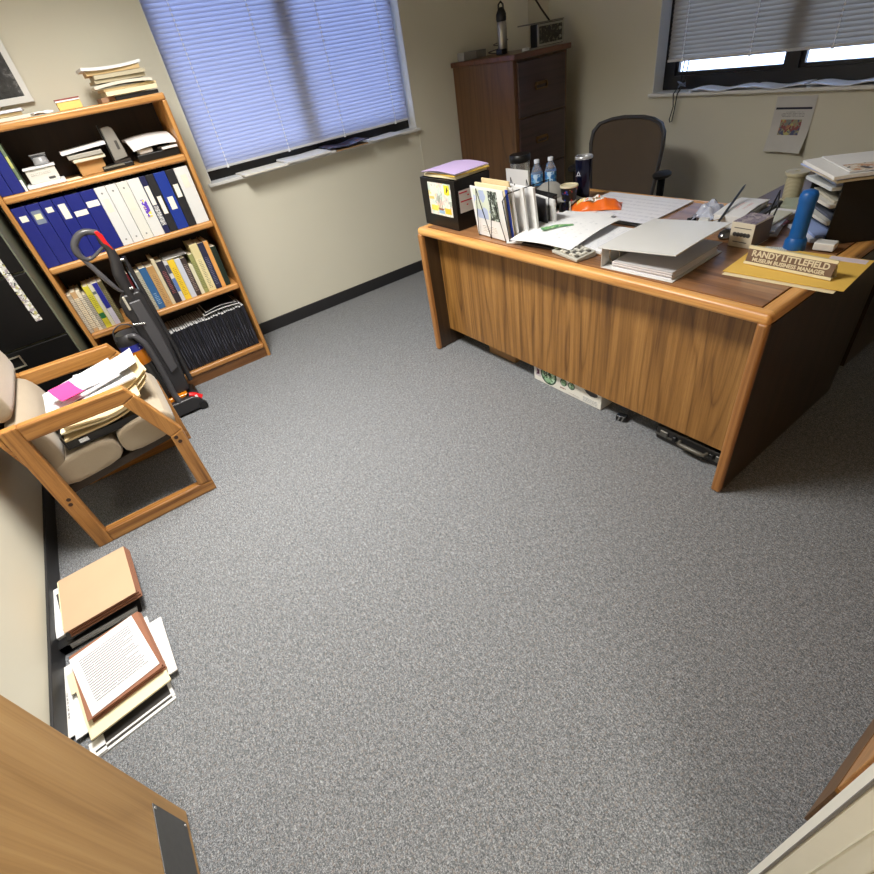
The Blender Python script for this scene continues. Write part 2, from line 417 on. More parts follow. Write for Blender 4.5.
MB().bx(.116, .134, .034, DL - .034, .108, DZ - .041).build('modesty_panel', desk_ven, desk)
for y0 in (.046, DL - .046 - .40):
    p = MB().bx(.42, DW - .04, y0, y0 + .40, .10, DZ - .05).build('drawer_pedestal', desk_ven, desk)
    for k, (z0, z1) in enumerate(((.12, .36), (.37, .53), (.54, .69))):
        MB().bx(DW - .04, DW - .02, y0 + .01, y0 + .39, z0, z1).build('drawer_front', desk_ven, p, bevel=.003)

# return running from the desk to the right wall
ret = thing('desk_return', 'dark wood desk return reaching the wall under the right window', 'desk', (2.49, .60, 0), .02)
MB().bx(0, .90, 0, .60, .705, .748).build('top', wood('return_top_walnut', (60, 40, 28), (84, 58, 40), (96, 68, 48), 'x', rough=.35), ret, bevel=.012, seg=3)
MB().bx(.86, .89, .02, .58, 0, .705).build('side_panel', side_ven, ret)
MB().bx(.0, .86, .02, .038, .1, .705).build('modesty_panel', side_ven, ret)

# ---------------------------------------------------------------- bookcase
BX0, BX1, BY0, BY1, BZ = -.296, .618, 3.295, 3.618, 1.531
bc = thing('bookcase', 'oak bookcase with four open shelves beside the closed blind', 'bookcase', ((BX0 + BX1) / 2, (BY0 + BY1) / 2, 0))
oc = bc.location
MB(oc).bx(BX0, BX0 + .022, BY0, BY1, 0, BZ - .032).build('side_panel', bc_oak, bc, bevel=.004)
MB(oc).bx(BX1 - .022, BX1, BY0, BY1, 0, BZ - .032).build('side_panel', bc_oak, bc, bevel=.004)
MB(oc).bx(BX0, BX1, BY0, BY1, BZ - .033, BZ).build('top', bc_oak_x, bc, bevel=.008, seg=3)
SH = (1.256, .910, .530, .100)
for z in SH: MB(oc).bx(BX0 + .022, BX1 - .022, BY0 + .002, BY1 - .01, z - .034, z).build('shelf', bc_oak_x, bc, bevel=.009, seg=3)
MB(oc).bx(BX0 + .022, BX1 - .022, BY0 + .012, BY0 + .03, 0, .067).build('toe_board', wood('toe_board_oak', (84, 52, 26), (110, 72, 38), (124, 84, 46), 'x'), bc)
MB(oc).bx(BX0 + .022, BX1 - .022, BY1 - .01, BY1 - .004, .0, BZ - .033).build('back_panel', m_bcback, bc)

# ---------------------------------------------------------------- black cabinet left of the bookcase
fc = thing('metal_filing_cabinet', 'tall black metal filing cabinet in the left corner behind the chair', 'filing cabinet', (-.563, 3.355, 0))
o = fc.location; m_blk = M('gloss_black_metal', (7, 7, 8), .5, var=.1, spec=.25); m_olive = M('dark_olive_metal', (104, 108, 90), .5, var=.08)
MB(o).bx(-.79, -.336, 3.062, 3.65, 0, 1.33).build('body', m_olive, fc, bevel=.003)
for k in range(4):
    z0 = .02 + k * .32 + .002
    d = MB(o).bx(-.785, -.341, 3.042, 3.062, z0, z0 + .310).build('drawer_front', m_blk, fc, bevel=.003)
    h = MB(o); zc = z0 + .262; h.ringprism([(-.66, zc - .03), (-.57, zc - .03), (-.57, zc + .03), (-.66, zc + .03)], [(-.652, zc - .022), (-.578, zc - .022), (-.578, zc + .022), (-.652, zc + .022)], 'y', 3.033, 3.043)
    h.build('label_holder', M('chrome', (200, 200, 196), .22, 1), d)
MB(o).bx(-.424, -.396, 3.039, 3.0415, .755, 1.12).build('magnet_strip', blotches('sticker_print', (186, 188, 182), ((40, 42, 44), (170, 166, 100), (150, 140, 150), (214, 214, 210)), 60, .46), fc)

# ---------------------------------------------------------------- wooden file cabinet in the back corner
wc = thing('wooden_filing_cabinet', 'dark wooden four-drawer filing cabinet in the far corner behind the desk', 'filing cabinet', (2.965, 3.32, 0))
o = wc.location
MB(o).bx(2.715, 3.215, 3.0, 3.655, .0, 1.352).build('body', cab_side, wc, bevel=.002)
MB(o).bx(2.703, 3.227, 2.968, 3.665, 1.352, 1.384).build('top', wood('cabinet_top_walnut', (70, 42, 26), (98, 60, 38), (112, 70, 44), 'x'), wc, bevel=.006, seg=3)
for k in range(4):
    z0 = .06 + k * .3215
    d = MB(o).bx(2.745, 3.185, 2.984, 3.002, z0, z0 + .313).build('drawer_front', cab_front, wc, bevel=.003)
    zc = z0 + .163
    h = MB(o); h.ringprism([(2.90, zc - .022), (3.0, zc - .022), (3.01, zc), (3.0, zc + .022), (2.90, zc + .022), (2.89, zc)], [(2.905, zc - .014), (2.995, zc - .014), (3.002, zc), (2.995, zc + .014), (2.905, zc + .014), (2.898, zc)], 'y', 2.974, 2.985)
    h.bx(2.91, 2.99, 2.976, 2.984, zc + .004, zc + .014)
    h.build('drawer_pull', M('aged_brass', (120, 92, 60), .35, .9), d)

# ---------------------------------------------------------------- guest chair
gc = thing('guest_armchair', 'oak framed guest armchair with beige cushions against the left wall', 'chair', (-.35, 2.445, 0))
o = gc.location
outer = [(-.622, 0), (-.082, 0), (-.080, .37), (-.189, .640), (-.622, .652)]
inner = [(-.562, .064), (-.143, .060), (-.136, .355), (-.224, .574), (-.562, .582)]
m_dow = M('walnut_dowel', (60, 36, 22), .5)
for y0 in (2.155, 2.700):
    y1 = y0 + .042; O, I = outer, inner
    f_ = MB(o).prism([O[0], (-.562, 0), I[4], (-.562, .652), O[4]], 'y', y0, y1).build('rear_leg', chair_oak_z, gc, bevel=.006, seg=3)
    MB(o).prism([(-.562, 0), O[1], (-.0815, .052), (-.143, .060), (-.562, .064)], 'y', y0 + .0005, y1 - .0005).build('floor_rail', chair_oak, gc, bevel=.006, seg=3)
    MB(o).prism([(-.0815, .052), O[2], I[2], (-.143, .060)], 'y', y0, y1).build('front_post', chair_oak_z, gc, bevel=.006, seg=3)
    MB(o).prism([O[2], (-.170, .594), (-.2245, .574), I[2]], 'y', y0 + .0004, y1 - .0004).build('arm_support', chair_oak_z, gc, bevel=.005, seg=3)
    MB(o).prism([(-.562, .582), (-.2245, .574), (-.170, .594), O[3], (-.562, .6505)], 'y', y0, y1).build('armrest', chair_oak, gc, bevel=.006, seg=3)
    yy = y0 - .001 if y0 < 2.5 else y0 + .0425
    for px, pz in ((-.112, .318), (-.118, .343), (-.594, .262), (-.588, .287)):
        MB(o).cyl((px, yy - .0005, pz), (px, yy + .002, pz), .0085, n=14).build('dowel_cap', m_dow, f_)
MB(o).bx(-.135, -.113, 2.197, 2.70, .265, .335).build('front_rail', chair_oak, gc, bevel=.004)
MB(o).bx(-.60, -.578, 2.197, 2.70, .235, .305).build('rear_rail', chair_oak, gc, bevel=.004)
def fabric(name, rgb, rough=.9):
    t = NT(name); c = srgb(*rgb); a = t.noise(t.co(), 420, 2); b2 = t.noise(t.co(), 9, 3)
    f = t.math('ADD', t.math('MULTIPLY', a, .6), t.math('MULTIPLY', b2, .4))
    t.l(t.mix(f, tuple(v * .82 for v in c), tuple(min(1, v * 1.15) for v in c)), t.b.inputs['Base Color'])
    t.b.inputs['Roughness'].default_value = rough; t.b.inputs['Sheen Weight'].default_value = .2; t.b.inputs['Specular IOR Level'].default_value = .2
    t.bump(a, .3, .002); return t.m
m_beige = fabric('beige_upholstery', (168, 154, 134))
def cushion(profile, y0, y1, name, n=9, crown=.012):
    """closed profile in x,z swept along y, narrowing and rounding towards both ends"""
    b = MB(o); cx = sum(p[0] for p in profile) / len(profile); cz = sum(p[1] for p in profile) / len(profile)
    vs = []; m = len(profile); steps = [(0, .86), (.012, .95), (.035, 1.0), (.25, 1.015), (.5, 1.02), (.75, 1.015), (.965, 1.0), (.988, .95), (1, .86)]
    for t, k in steps:
        for p in profile: vs.append((cx + (p[0] - cx) * (1 - (1 - k) * .5), y0 + (y1 - y0) * t, cz + (p[1] - cz) * k))
    fs = [tuple(range(m)), tuple(range((len(steps) - 1) * m, len(steps) * m))]
    for i in range(len(steps) - 1):
        for j in range(m): fs.append((i * m + j, i * m + (j + 1) % m, (i + 1) * m + (j + 1) % m, (i + 1) * m + j))
    b.add(vs, fs); return b.build(name, m_beige, gc, smooth=True, subd=1)
# seat in two padded sections divided by a seam, back in two pads
cushion([(-.60, .30), (-.46, .312), (-.325, .328), (-.322, .38), (-.325, .425), (-.36, .445), (-.45, .442), (-.55, .43), (-.60, .40)], 2.203, 2.695, 'seat_cushion')
cushion([(-.318, .328), (-.20, .335), (-.12, .345), (-.085, .375), (-.078, .42), (-.10, .462), (-.15, .478), (-.24, .468), (-.30, .450), (-.318, .43), (-.321, .38)], 2.203, 2.695, 'seat_cushion')
cushion([(-.60, .40), (-.53, .39), (-.505, .44), (-.508, .54), (-.53, .62), (-.56, .655), (-.61, .655), (-.625, .60), (-.62, .48)], 2.203, 2.695, 'back_cushion')
cushion([(-.625, .655), (-.56, .66), (-.54, .70), (-.55, .80), (-.585, .88), (-.62, .905), (-.66, .90), (-.68, .84), (-.655, .72)], 2.203, 2.695, 'back_cushion')
MB(o).prism([(-.622, .36), (-.612, .36), (-.645, .60), (-.70, .88), (-.715, .88), (-.66, .60)], 'y', 2.215, 2.685).build('back_board', chair_oak, gc)

MB(o).prism([(-.595, .268), (-.135, .318), (-.10, .338), (-.11, .350), (-.595, .306)], 'y', 2.215, 2.685).build('seat_board', M('dark_seat_board', (48, 38, 30), .7), gc)
# papers heaped on the chair seat
m_paper = M('white_paper', (226, 226, 226), .8, var=.02); m_manila = M('manila_card', (222, 200, 156), .75, var=.05)
m_manila2 = M('pale_manila_card', (236, 222, 184), .75, var=.04)
t_ = thing('document_tray', 'black plastic document tray lying flat on the armchair seat', 'tray', (-.335, 2.42, .466)); o = t_.location
b = MB(o); b.bx(-.49, -.18, 2.225, 2.60, .452, .46); b.bx(-.49, -.482, 2.225, 2.60, .46, .515); b.bx(-.188, -.18, 2.225, 2.60, .46, .50); b.bx(-.482, -.188, 2.592, 2.60, .46, .515); b.bx(-.482, -.188, 2.225, 2.233, .46, .487)
b.build('tray_shell', M('black_plastic', (20, 20, 21), .35), t_, bevel=.002)
mb = MB(o); mb.box((-.42, 2.2215, .474), (.035, .004, .018)); mb.build('tray_clip', M('chrome', (200, 200, 196), .22, 1), t_)
def rot(loc, rz=0, ry=0, rx=0):
    return Matrix.Translation(loc) @ Matrix.Rotation(rz, 4, 'Z') @ Matrix.Rotation(ry, 4, 'Y') @ Matrix.Rotation(rx, 4, 'X')
def loose(name, label, cat, w_, d_, loc, rz=0, mat=None, fz=None, t=.0014, rx=0, ry=0, group=None, n=10):
    mb = MB(); mb.sheet(w_, d_, fz or (lambda x, y: 0), t, n, n)
    ob = mb.build(name, mat or m_paper, None, smooth=True, loc=loc, rz=(rx, ry, rz)); return tag(ob, label, cat, group)
for k, (dx, dy, z, a, lab) in enumerate(((0, 0, .505, .03, 'thick manila folder lying lowest in the black tray on the armchair'), (.015, .005, .522, -.05, 'manila folder in the middle of the bent folders on the armchair'), (.03, -.012, .540, .02, 'topmost manila folder bulging under the white papers on the armchair'))):
    loose('manila_folder', lab, 'folder', .30, .34, (-.335 + dx, 2.40 + dy, z - .016), a, (m_manila, m_manila2, m_manila)[k], lambda x, y, k=k: .03 * max(0, x / .15) ** 2 + .012 * k * max(0, -x / .15), t=.008, group='folders on the armchair')
# curled page edges at the front end of the heap
fan = thing('curled_papers', 'thick wad of curled cream pages at the front of the armchair seat', 'papers', (-.15, 2.43, .49)); o = fan.location
for k in range(7):
    MB(o).sheet(.13, .20, lambda x, y, k=k: .055 * max(0, (x + .06) / .12) ** 1.5 - .02 * (y / .1) ** 2, .003, 8, 8, mat=rot((-.185 + .004 * k, 2.43 + .004 * (k % 3), .515 + .0095 * k), .1 + .05 * (k % 3 - 1))).build('curled_page', m_manila2 if k % 2 else m_manila, fan, smooth=True)
m_txt1 = paper_text('printed_page_a', base=(224, 224, 226), ink=(70, 70, 76), pitch=.011, w=.09, h=.12, seed=1.)
m_txtb = paper_text('printed_page_b', base=(224, 224, 228), ink=(70, 76, 120), pitch=.010, w=.10, h=.08, seed=4.)
loose('printed_sheet', 'printed white page uppermost nearest the armchair front', 'paper', .26, .22, (-.235, 2.47, .612), .02, m_txt1, lambda x, y: .012 * (x / .13) ** 2, .0025, rx=-.05, ry=-.1)
loose('white_document', 'white document under the pink sheet on the armchair', 'paper', .30, .24, (-.345, 2.455, .598), .10, m_txtb, lambda x, y: .008 * (x / .15), .006, ry=-.08)
loose('white_document', 'lowest wide white page of the armchair paper heap', 'paper', .36, .25, (-.32, 2.44, .583), .04, m_paper, None, .008, ry=-.06)
loose('pink_sheet', 'bright pink folded sheet on the papers on the armchair', 'paper', .085, .17, (-.385, 2.335, .634), .30, M('pink_paper', (226, 66, 136), .7, var=.04), lambda x, y: .01 * (y / .08) ** 2, .0025)

# ---------------------------------------------------------------- floor stacks by the left wall
def rbox(name, label, cat, c, d, rz, mat, bevel=.001, **kw):
    ob = MB().box((0, 0, 0), d).build(name, mat, None, bevel=bevel, loc=c, rz=rz, **kw); return tag(ob, label, cat)
m_kraft = M('rust_expanding_folder', (146, 98, 74), .75, var=.08); m_kraftlt = M('tan_card', (188, 160, 130), .7, var=.05, vscale=8)
def ring_binder(label, c, sx, sy, h, rz, mat, open_gap=0, paper=None, group=None):
    """binder lying flat: spine along local y at -x"""
    r = thing('ring_binder', label, 'binder', c, rz, group)
    MB().bx(0, sx, -sy / 2, sy / 2, 0, .003).build('bottom_cover', mat, r, bevel=.001)
    MB().bx(-.003, 0, -sy / 2, sy / 2, 0, h).build('spine', mat, r, bevel=.001)
    mb = MB(); mb.bx(0, sx, -sy / 2, sy / 2, -.003, 0, mat=Matrix.Translation((-.001, 0, h)) @ Matrix.Rotation(-open_gap, 4, 'Y')); mb.build('top_cover', mat, r, bevel=.001)
    pg = MB(); rnd = random.Random(3)
    for k in range(6):
        j = rnd.uniform(-.004, .004); pg.bx(.028 + j, sx - .012 + j, -sy / 2 + .012 + j, sy / 2 - .012 + j, .004 + k * (h * .12), .003 + (k + 1) * (h * .12))
    pg.build('pages', paper or m_paper, r)
    mb = MB()
    for yy in (-.1, 0, .1):
        pts = [(.018 + .016 * math.cos(t), yy, h * .42 + h * .36 * math.sin(t)) for t in [i * 2 * PI / 12 for i in range(13)]]
        mb.tube(pts, .0016, 6)
    mb.build('rings', M('chrome', (200, 200, 196), .22, 1), r); return r
ring_binder('black ring binder at the bottom of the upper floor stack', (-.786, 1.795, 0), .272, .29, .040, .0, M('black_vinyl', (24, 24, 26), .4))
def expanding(label, c, sx, sy, h, rz, top, flaps=4):
    r = thing('expanding_folder', label, 'folder', c, rz)
    mb = MB()
    for k in range(flaps):
        z = k * h / flaps; mb.bx(-sx / 2 + .003 * (k % 2), sx / 2 - .002 * k, -sy / 2 + .004 * k, sy / 2, z, z + h / flaps * .72)
    mb.bx(-sx / 2 + .01, sx / 2 - .012, -sy / 2 + .012, sy / 2 - .01, 0, h * .95)
    mb.build('gusset', m_kraft, r, bevel=.0008)
    MB().bx(-sx / 2 - .006, sx / 2 - .008, -sy / 2 - .002, sy / 2 - .002, h * .95, h * .95 + .002).build('cover', top, r, bevel=.0006); return r
rbox('paper_bundle', 'white papers sticking out on the wall side of the upper floor stack', 'papers', (-.672, 1.835, .047), (.24, .27, .014), .06, m_paper)
rbox('dark_folder', 'dark grey folder under the tan folder on the floor', 'folder', (-.635, 1.795, .0585), (.25, .27, .008), .1, M('dark_grey_card', (60, 60, 64), .6))
rbox('manila_folder', 'cream folder edge peeking out on the wall side under the tan folder', 'folder', (-.648, 1.815, .0855), (.20, .27, .012), .03, m_manila2, .002)
expanding('tan topped expanding folder on top of the upper floor stack', (-.609, 1.800, .063), .25, .295, .036, .03, m_kraftlt)
# second stack
m_envtxt = paper_text('printed_page_c', pitch=.012, w=.08, h=.10, axis='y', seed=9.)
ring = MB(); 
pb = thing('plastic_report_binder', 'dark plastic report cover with white edges under the lower floor stack', 'folder', (-.60, 1.31, 0), .12)
MB().bx(-.13, .105, -.11, .14, 0, .008).build('cover', M('dark_report_cover', (58, 56, 55), .3, var=.3, vscale=14), pb)
MB().bx(-.132, .112, -.120, -.110, 0, .006).bx(-.13, .112, -.104, -.097, .008, .011).build('white_edge', m_paper, pb)
MB().bx(.104, .114, -.11, .14, .0, .009).build('white_edge', m_paper, pb)
MB().bx(-.143, -.10, -.118, -.06, .008, .011).build('price_label', paper_text('label_lines', pitch=.006, w=.1, h=.1), pb)
loose('white_sheet', 'lowest loose white page against the wall in the lower floor stack', 'paper', .22, .29, (-.688, 1.44, .012), .02, m_envtxt, None, .003)
loose('white_sheet', 'white page turned slightly beneath the cream folder on the floor', 'paper', .21, .28, (-.668, 1.415, .016), .07, m_paper, None, .004)
loose('white_pad', 'white page reaching out towards the room from the lower floor stack', 'paper', .20, .26, (-.548, 1.415, .020), .03, paper_text('printed_page_d', pitch=.02, w=.05, h=.09, dens=.6, seed=12.), None, .006)
loose('white_pad', 'narrow white page beside the brown folder in the lower floor stack', 'paper', .18, .24, (-.572, 1.455, .027), .10, m_paper, None, .004)
fo = thing('cream_file_folder', 'cream file folder with tab in the lower floor stack', 'folder', (-.61, 1.385, .033), .14)
MB().bx(-.125, .125, -.15, .15, 0, .007).build('folder_cover', m_manila2, fo, bevel=.001)
MB().bx(-.138, -.125, .06, .15, .004, .007).build('folder_tab', m_manila2, fo)
expanding('reddish brown folder beneath the typed letter on the floor', (-.602, 1.435, .041), .235, .30, .022, .13, m_kraft, 3)
loose('typed_letter', 'typed white letter lying on the brown folder on the floor', 'paper', .216, .279, (-.610, 1.432, .0655), .19, paper_text('typed_letter', base=(224, 224, 226), ink=(60, 60, 66), pitch=.0112, w=.085, h=.105, axis='x', dens=.30, seed=2.), None, .001)

# ---------------------------------------------------------------- wood cabinet by the door
sc_ = thing('oak_cabinet', 'light oak cabinet with a darker base just past the door frame at the right', 'cabinet', (1.35, -.30, 0)); o = sc_.location
m_lo = wood('light_oak', (160, 112, 62), (200, 148, 92), (216, 168, 110), 'x', across=6)
MB(o).bx(.705, 1.94, -.50, -.108, .20, 1.08).build('body', m_lo, sc_, bevel=.002)
MB(o).bx(.70, 1.95, -.505, -.098, 1.08, 1.105).build('top', m_lo, sc_, bevel=.005)
MB(o).bx(.71, 1.92, -.50, -.100, 0, .20).build('plinth', wood('plinth_oak', (96, 66, 30), (120, 84, 40), (132, 94, 48), 'x'), sc_)
for x0 in (.710, 1.325):
    d = MB(o).bx(x0, x0 + .61, -.108, -.100, .215, 1.07).build('cabinet_door', m_lo, sc_, bevel=.002)
    MB(o).tube([(x0 + .29, -.100, 1.03), (x0 + .29, -.080, 1.03), (x0 + .37, -.080, 1.03), (x0 + .37, -.100, 1.03)], .004, 8).build('handle', M('steel', (190, 190, 188), .3, 1), d)

# ---------------------------------------------------------------- binders and books in the bookcase
m_lab = M('label_paper', (232, 228, 214), .7, var=.03)
def shelf_binder(x0, x1, col, label, z=.910, h=.292, lab=None, group='binders on the second shelf', holes=False, deep=.26, yf=3.312, name='ring_binder', extra=None):
    r = thing(name, label, 'binder', ((x0 + x1) / 2, yf + deep / 2, z), 0, group); o = r.location; e = .001
    x0 += .001; x1 -= .001
    MB(o).bx(x0, x1, yf, yf + .003, z + e, z + h).build('spine', col, r, bevel=.001)
    MB(o).bx(x0, x0 + .003, yf + .003, yf + deep, z + e, z + h).build('cover', col, r)
    MB(o).bx(x1 - .003, x1, yf + .003, yf + deep, z + e, z + h).build('cover', col, r)
    MB(o).bx(x0 + .005, x1 - .005, yf + .02, yf + deep - .01, z + e, z + h - .012).build('pages', m_paper, r)
    w_ = x1 - x0; cx = (x0 + x1) / 2
    for i_, it in enumerate(lab or []):
        lw, z0, z1, mt = it
        MB(o).bx(cx - lw / 2, cx + lw / 2, yf - .0012 - .0005 * i_, yf - .0001 - .0005 * i_, z + z0, z + z1).build('spine_label', mt, r)
    if holes:
        for zz in (.03, .262): MB(o).cyl((cx, yf - .001, z + zz), (cx, yf + .001, z + zz), .0045, n=12).build('spine_rivet', M('grey_rivet', (120, 120, 118), .4), r)
    return r
navy = M('navy_vinyl', (24, 34, 116), .35, var=.08); navy2 = M('bright_navy_vinyl', (26, 52, 138), .35, var=.08); dnavy = M('dark_navy_vinyl', (28, 32, 72), .4)
blackv = M('charcoal_vinyl', (34, 34, 38), .4); whitev = M('white_vinyl', (214, 214, 212), .35, var=.02); offw = M('offwhite_vinyl', (214, 213, 204), .4, var=.03)
m_purp = blotches('purple_spine_print', (240, 240, 240), ((110, 70, 190), (235, 232, 240), (230, 215, 90), (96, 60, 180)), 55, .48)
m_ptxt = paper_text('spine_print', pitch=.008, w=.03, h=.2, axis='z', seed=3.)
def wrapb(*a, **k): return shelf_binder(*a, **k)
wrapb(-.273, -.212, navy, 'leftmost navy binder on the second shelf, small square white label', lab=[(.032, .225, .252, m_lab)])
wrapb(-.212, -.150, navy, 'navy binder with a clear label pocket, second from the left on the second shelf', lab=[(.042, .20, .262, M('clear_label_pocket', (120, 130, 150), .15)), (.03, .222, .246, M('cream_label', (222, 218, 176), .7))])
wrapb(-.150, -.093, navy, 'narrow navy binder between the clear pocket one and the tall label one', lab=[(.03, .238, .262, m_lab)])
wrapb(-.093, -.035, navy, 'navy binder with a tall white spine label', lab=[(.032, .192, .262, m_lab)])
wrapb(-.035, .036, navy, 'navy binder behind the vacuum handle with a low wide label', lab=[(.06, .19, .215, m_lab)])
wrapb(.036, .105, navy, 'navy binder touching the white ones, wide label near its top', lab=[(.058, .215, .243, m_lab)])
wrapb(.105, .159, whitev, 'first white binder right of the navy ones', lab=[(.03, .17, .235, M('faded_label', (218, 216, 200), .7))], holes=True)
wrapb(.159, .213, whitev, 'second white binder right of the navy ones', lab=None, holes=True)
wrapb(.213, .268, offw, 'off-white binder, third of the white binders', lab=[(.03, .15, .24, M('faded_label', (218, 216, 200), .7))], holes=True)
wrapb(.268, .330, whitev, 'white binder with purple and yellow printing on its spine', lab=[(.026, .10, .19, m_purp)])
wrapb(.330, .362, dnavy, 'thin dark navy binder beside the purple printed one', lab=[(.022, .15, .245, m_lab), (.024, .045, .145, blotches('barcode_label', (150, 150, 150), ((60, 60, 62), (210, 210, 208)), 160, .5))])
wrapb(.362, .404, blackv, 'charcoal binder with a long cream label between two blue ones', lab=[(.022, .095, .185, m_lab)])
wrapb(.404, .466, navy2, 'wide royal blue binder with one white label in the right group', lab=[(.03, .105, .17, m_lab)])
wrapb(.466, .512, blackv, 'black binder next to the rightmost white binder', lab=[(.026, .155, .22, m_lab)])
wrapb(.512, .586, whitev, 'rightmost white binder against the bookcase side', lab=[(.032, .19, .255, M('faded_label', (218, 216, 200), .7))])

def book(x0, x1, h, rgb, label, z=.530, yf=3.325, deep=.17, group='books on the third shelf', band=None, lean=0, key=None):
    r = thing('book', label, 'book', ((x0 + x1) / 2, yf + deep / 2, z), 0, group); o = r.location; x0 += .0007; x1 -= .0007
    mt = M('book_cover_%d_%d_%d' % rgb, rgb, .5, var=.05, vscale=12)
    mb = MB(o); mb.bx(x0, x1, yf, yf + .003, z + .001, z + h); mb.bx(x0, x0 + .002, yf + .003, yf + deep, z + .001, z + h); mb.bx(x1 - .002, x1, yf + .003, yf + deep, z + .001, z + h)
    cov = MB(o).prism([(x0, yf), (x1, yf), (x1, yf + deep), (x1 - .002, yf + deep), (x1 - .002, yf + .003), (x0 + .002, yf + .003), (x0 + .002, yf + deep), (x0, yf + deep)], 'z', z + .001, z + h).build('cover', mt, r)
    MB(o).bx(x0 + .002, x1 - .002, yf + .004, yf + deep - .004, z + .003, z + h - .004).build('pages', M('book_pages', (226, 216, 190), .8), r)
    for it in (band or []):
        MB(o).bx(x0 + .0008, x1 - .0008, yf - .0006, yf, z + it[0], z + it[1]).build('spine_band', it[2], r)
    if lean: r.rotation_euler = (0, lean, 0)
    return r
tx = lambda nm, base, ink=(90, 80, 70), s_=1.: paper_text('spine_text_' + nm, base, ink, .010, .01, .2, axis='z', dens=.42, seed=s_)
def bt(nm, base, z0=.02, z1=.2, ink=(90, 80, 70), s_=1.): return [(z0, z1, tx(nm, base, ink, s_))]
book(-.273, -.252, .225, (168, 156, 138), 'thin faded grey-cream book at the left end of the third shelf', band=bt('a', (196, 186, 168)))
book(-.252, -.226, .235, (196, 158, 112), 'tan edged cream book, second from the left on the third shelf', band=bt('b', (222, 206, 176)))
book(-.226, -.206, .232, (222, 210, 186), 'thin pale cream book left of the greyish one', band=bt('c', (222, 210, 186), s_=5.))
book(-.206, -.186, .205, (168, 160, 146), 'short greyish book just left of the yellow one with a green square', band=bt('d', (180, 172, 158), s_=8.))
book(-.186, -.156, .243, (214, 204, 62), 'yellow book with a green square low on its spine', band=[(.02, .055, M('dark_yellow_band', (198, 186, 50), .5)), (.056, .088, M('green_square', (42, 110, 62), .5)), (.12, .21, tx('e', (214, 204, 62), (120, 110, 20)))])
book(-.156, -.136, .243, (226, 222, 200), 'white book between the yellow and the blue topped one', band=[(.19, .205, M('grey_band', (110, 118, 110), .5))])
book(-.136, -.108, .246, (212, 206, 222), 'lilac-white book with a blue upper spine', band=[(.10, .245, M('ultramarine_band', (38, 44, 150), .5))])
book(-.108, -.084, .245, (96, 88, 58), 'olive brown book nearest the vacuum on its left', band=bt('f', (104, 96, 66), ink=(150, 140, 96)))
book(.020, .052, .240, (98, 22, 30), 'dark red book just right of the vacuum', band=None)
book(.062, .090, .240, (120, 150, 178), 'pale blue patterned book beside the dark red one', band=[(.02, .23, blotches('blue_pattern_spine', (150, 176, 196), ((60, 96, 140), (210, 220, 226)), 70, .45))])
book(.090, .113, .232, (168, 164, 146), 'thin greyish cream book between pale blue and blue books', band=bt('g', (176, 172, 154)))
book(.113, .152, .243, (44, 92, 140), 'thick medium blue book on the third shelf', band=bt('h', (44, 92, 140), .03, .1, (160, 190, 215)))
book(.152, .193, .240, (176, 136, 84), 'thick tan book on the third shelf', band=bt('i', (184, 146, 94), ink=(110, 74, 40)))
book(.193, .213, .272, (204, 192, 160), 'tall thin cream book standing out above the tan one')
book(.213, .250, .250, (42, 36, 44), 'dark plum book left of the white striped one', band=bt('j', (42, 36, 44), .06, .2, (170, 90, 90)))
book(.250, .272, .243, (206, 204, 206), 'white and blue striped book left of the yellow one', band=[(.06, .14, M('steel_blue_band', (88, 116, 170), .5)), (.17, .22, M('dark_grey_band', (70, 74, 90), .5))])
book(.272, .310, .240, (226, 192, 50), 'strong yellow book in the middle of the right half', band=bt('k', (226, 192, 50), .03, .2, (150, 110, 20)))
book(.310, .342, .235, (196, 200, 212), 'silver grey book right of the strong yellow one')
book(.342, .372, .230, (58, 46, 44), 'dark brown book right of the silver one', band=bt('l', (58, 46, 44), .03, .2, (170, 150, 140)))
book(.372, .394, .180, (214, 208, 180), 'short cream book right of the dark brown one')
book(.394, .420, .236, (146, 148, 92), 'sage green book left of the tall cream one', band=bt('m', (146, 148, 92), .03, .2, (90, 90, 50)))
book(.420, .466, .284, (214, 200, 148), 'tallest thick cream book near the right end', band=bt('n', (220, 208, 158)))
book(.466, .503, .278, (34, 36, 62), 'dark navy book between the cream and the orange one', band=bt('o', (34, 36, 62), .03, .25, (120, 120, 150)))
book(.503, .528, .280, (220, 158, 86), 'orange tan book near the right end of the third shelf')
book(.528, .560, .240, (24, 40, 30), 'very dark green book at the right end of the third shelf')
for k, (z, a, lab) in enumerate(((.7745, .02, 'thin white booklet lying on top of the yellow and silver books'), (.780, -.06, 'grey booklet lying uppermost on the third shelf books'))):
    tag(MB().box((0, 0, 0), (.13, .15, .004)).build('booklet', (m_paper, M('grey_booklet', (120, 118, 116), .6))[k], None, loc=(.325, 3.42, z), rz=a), lab, 'booklet')

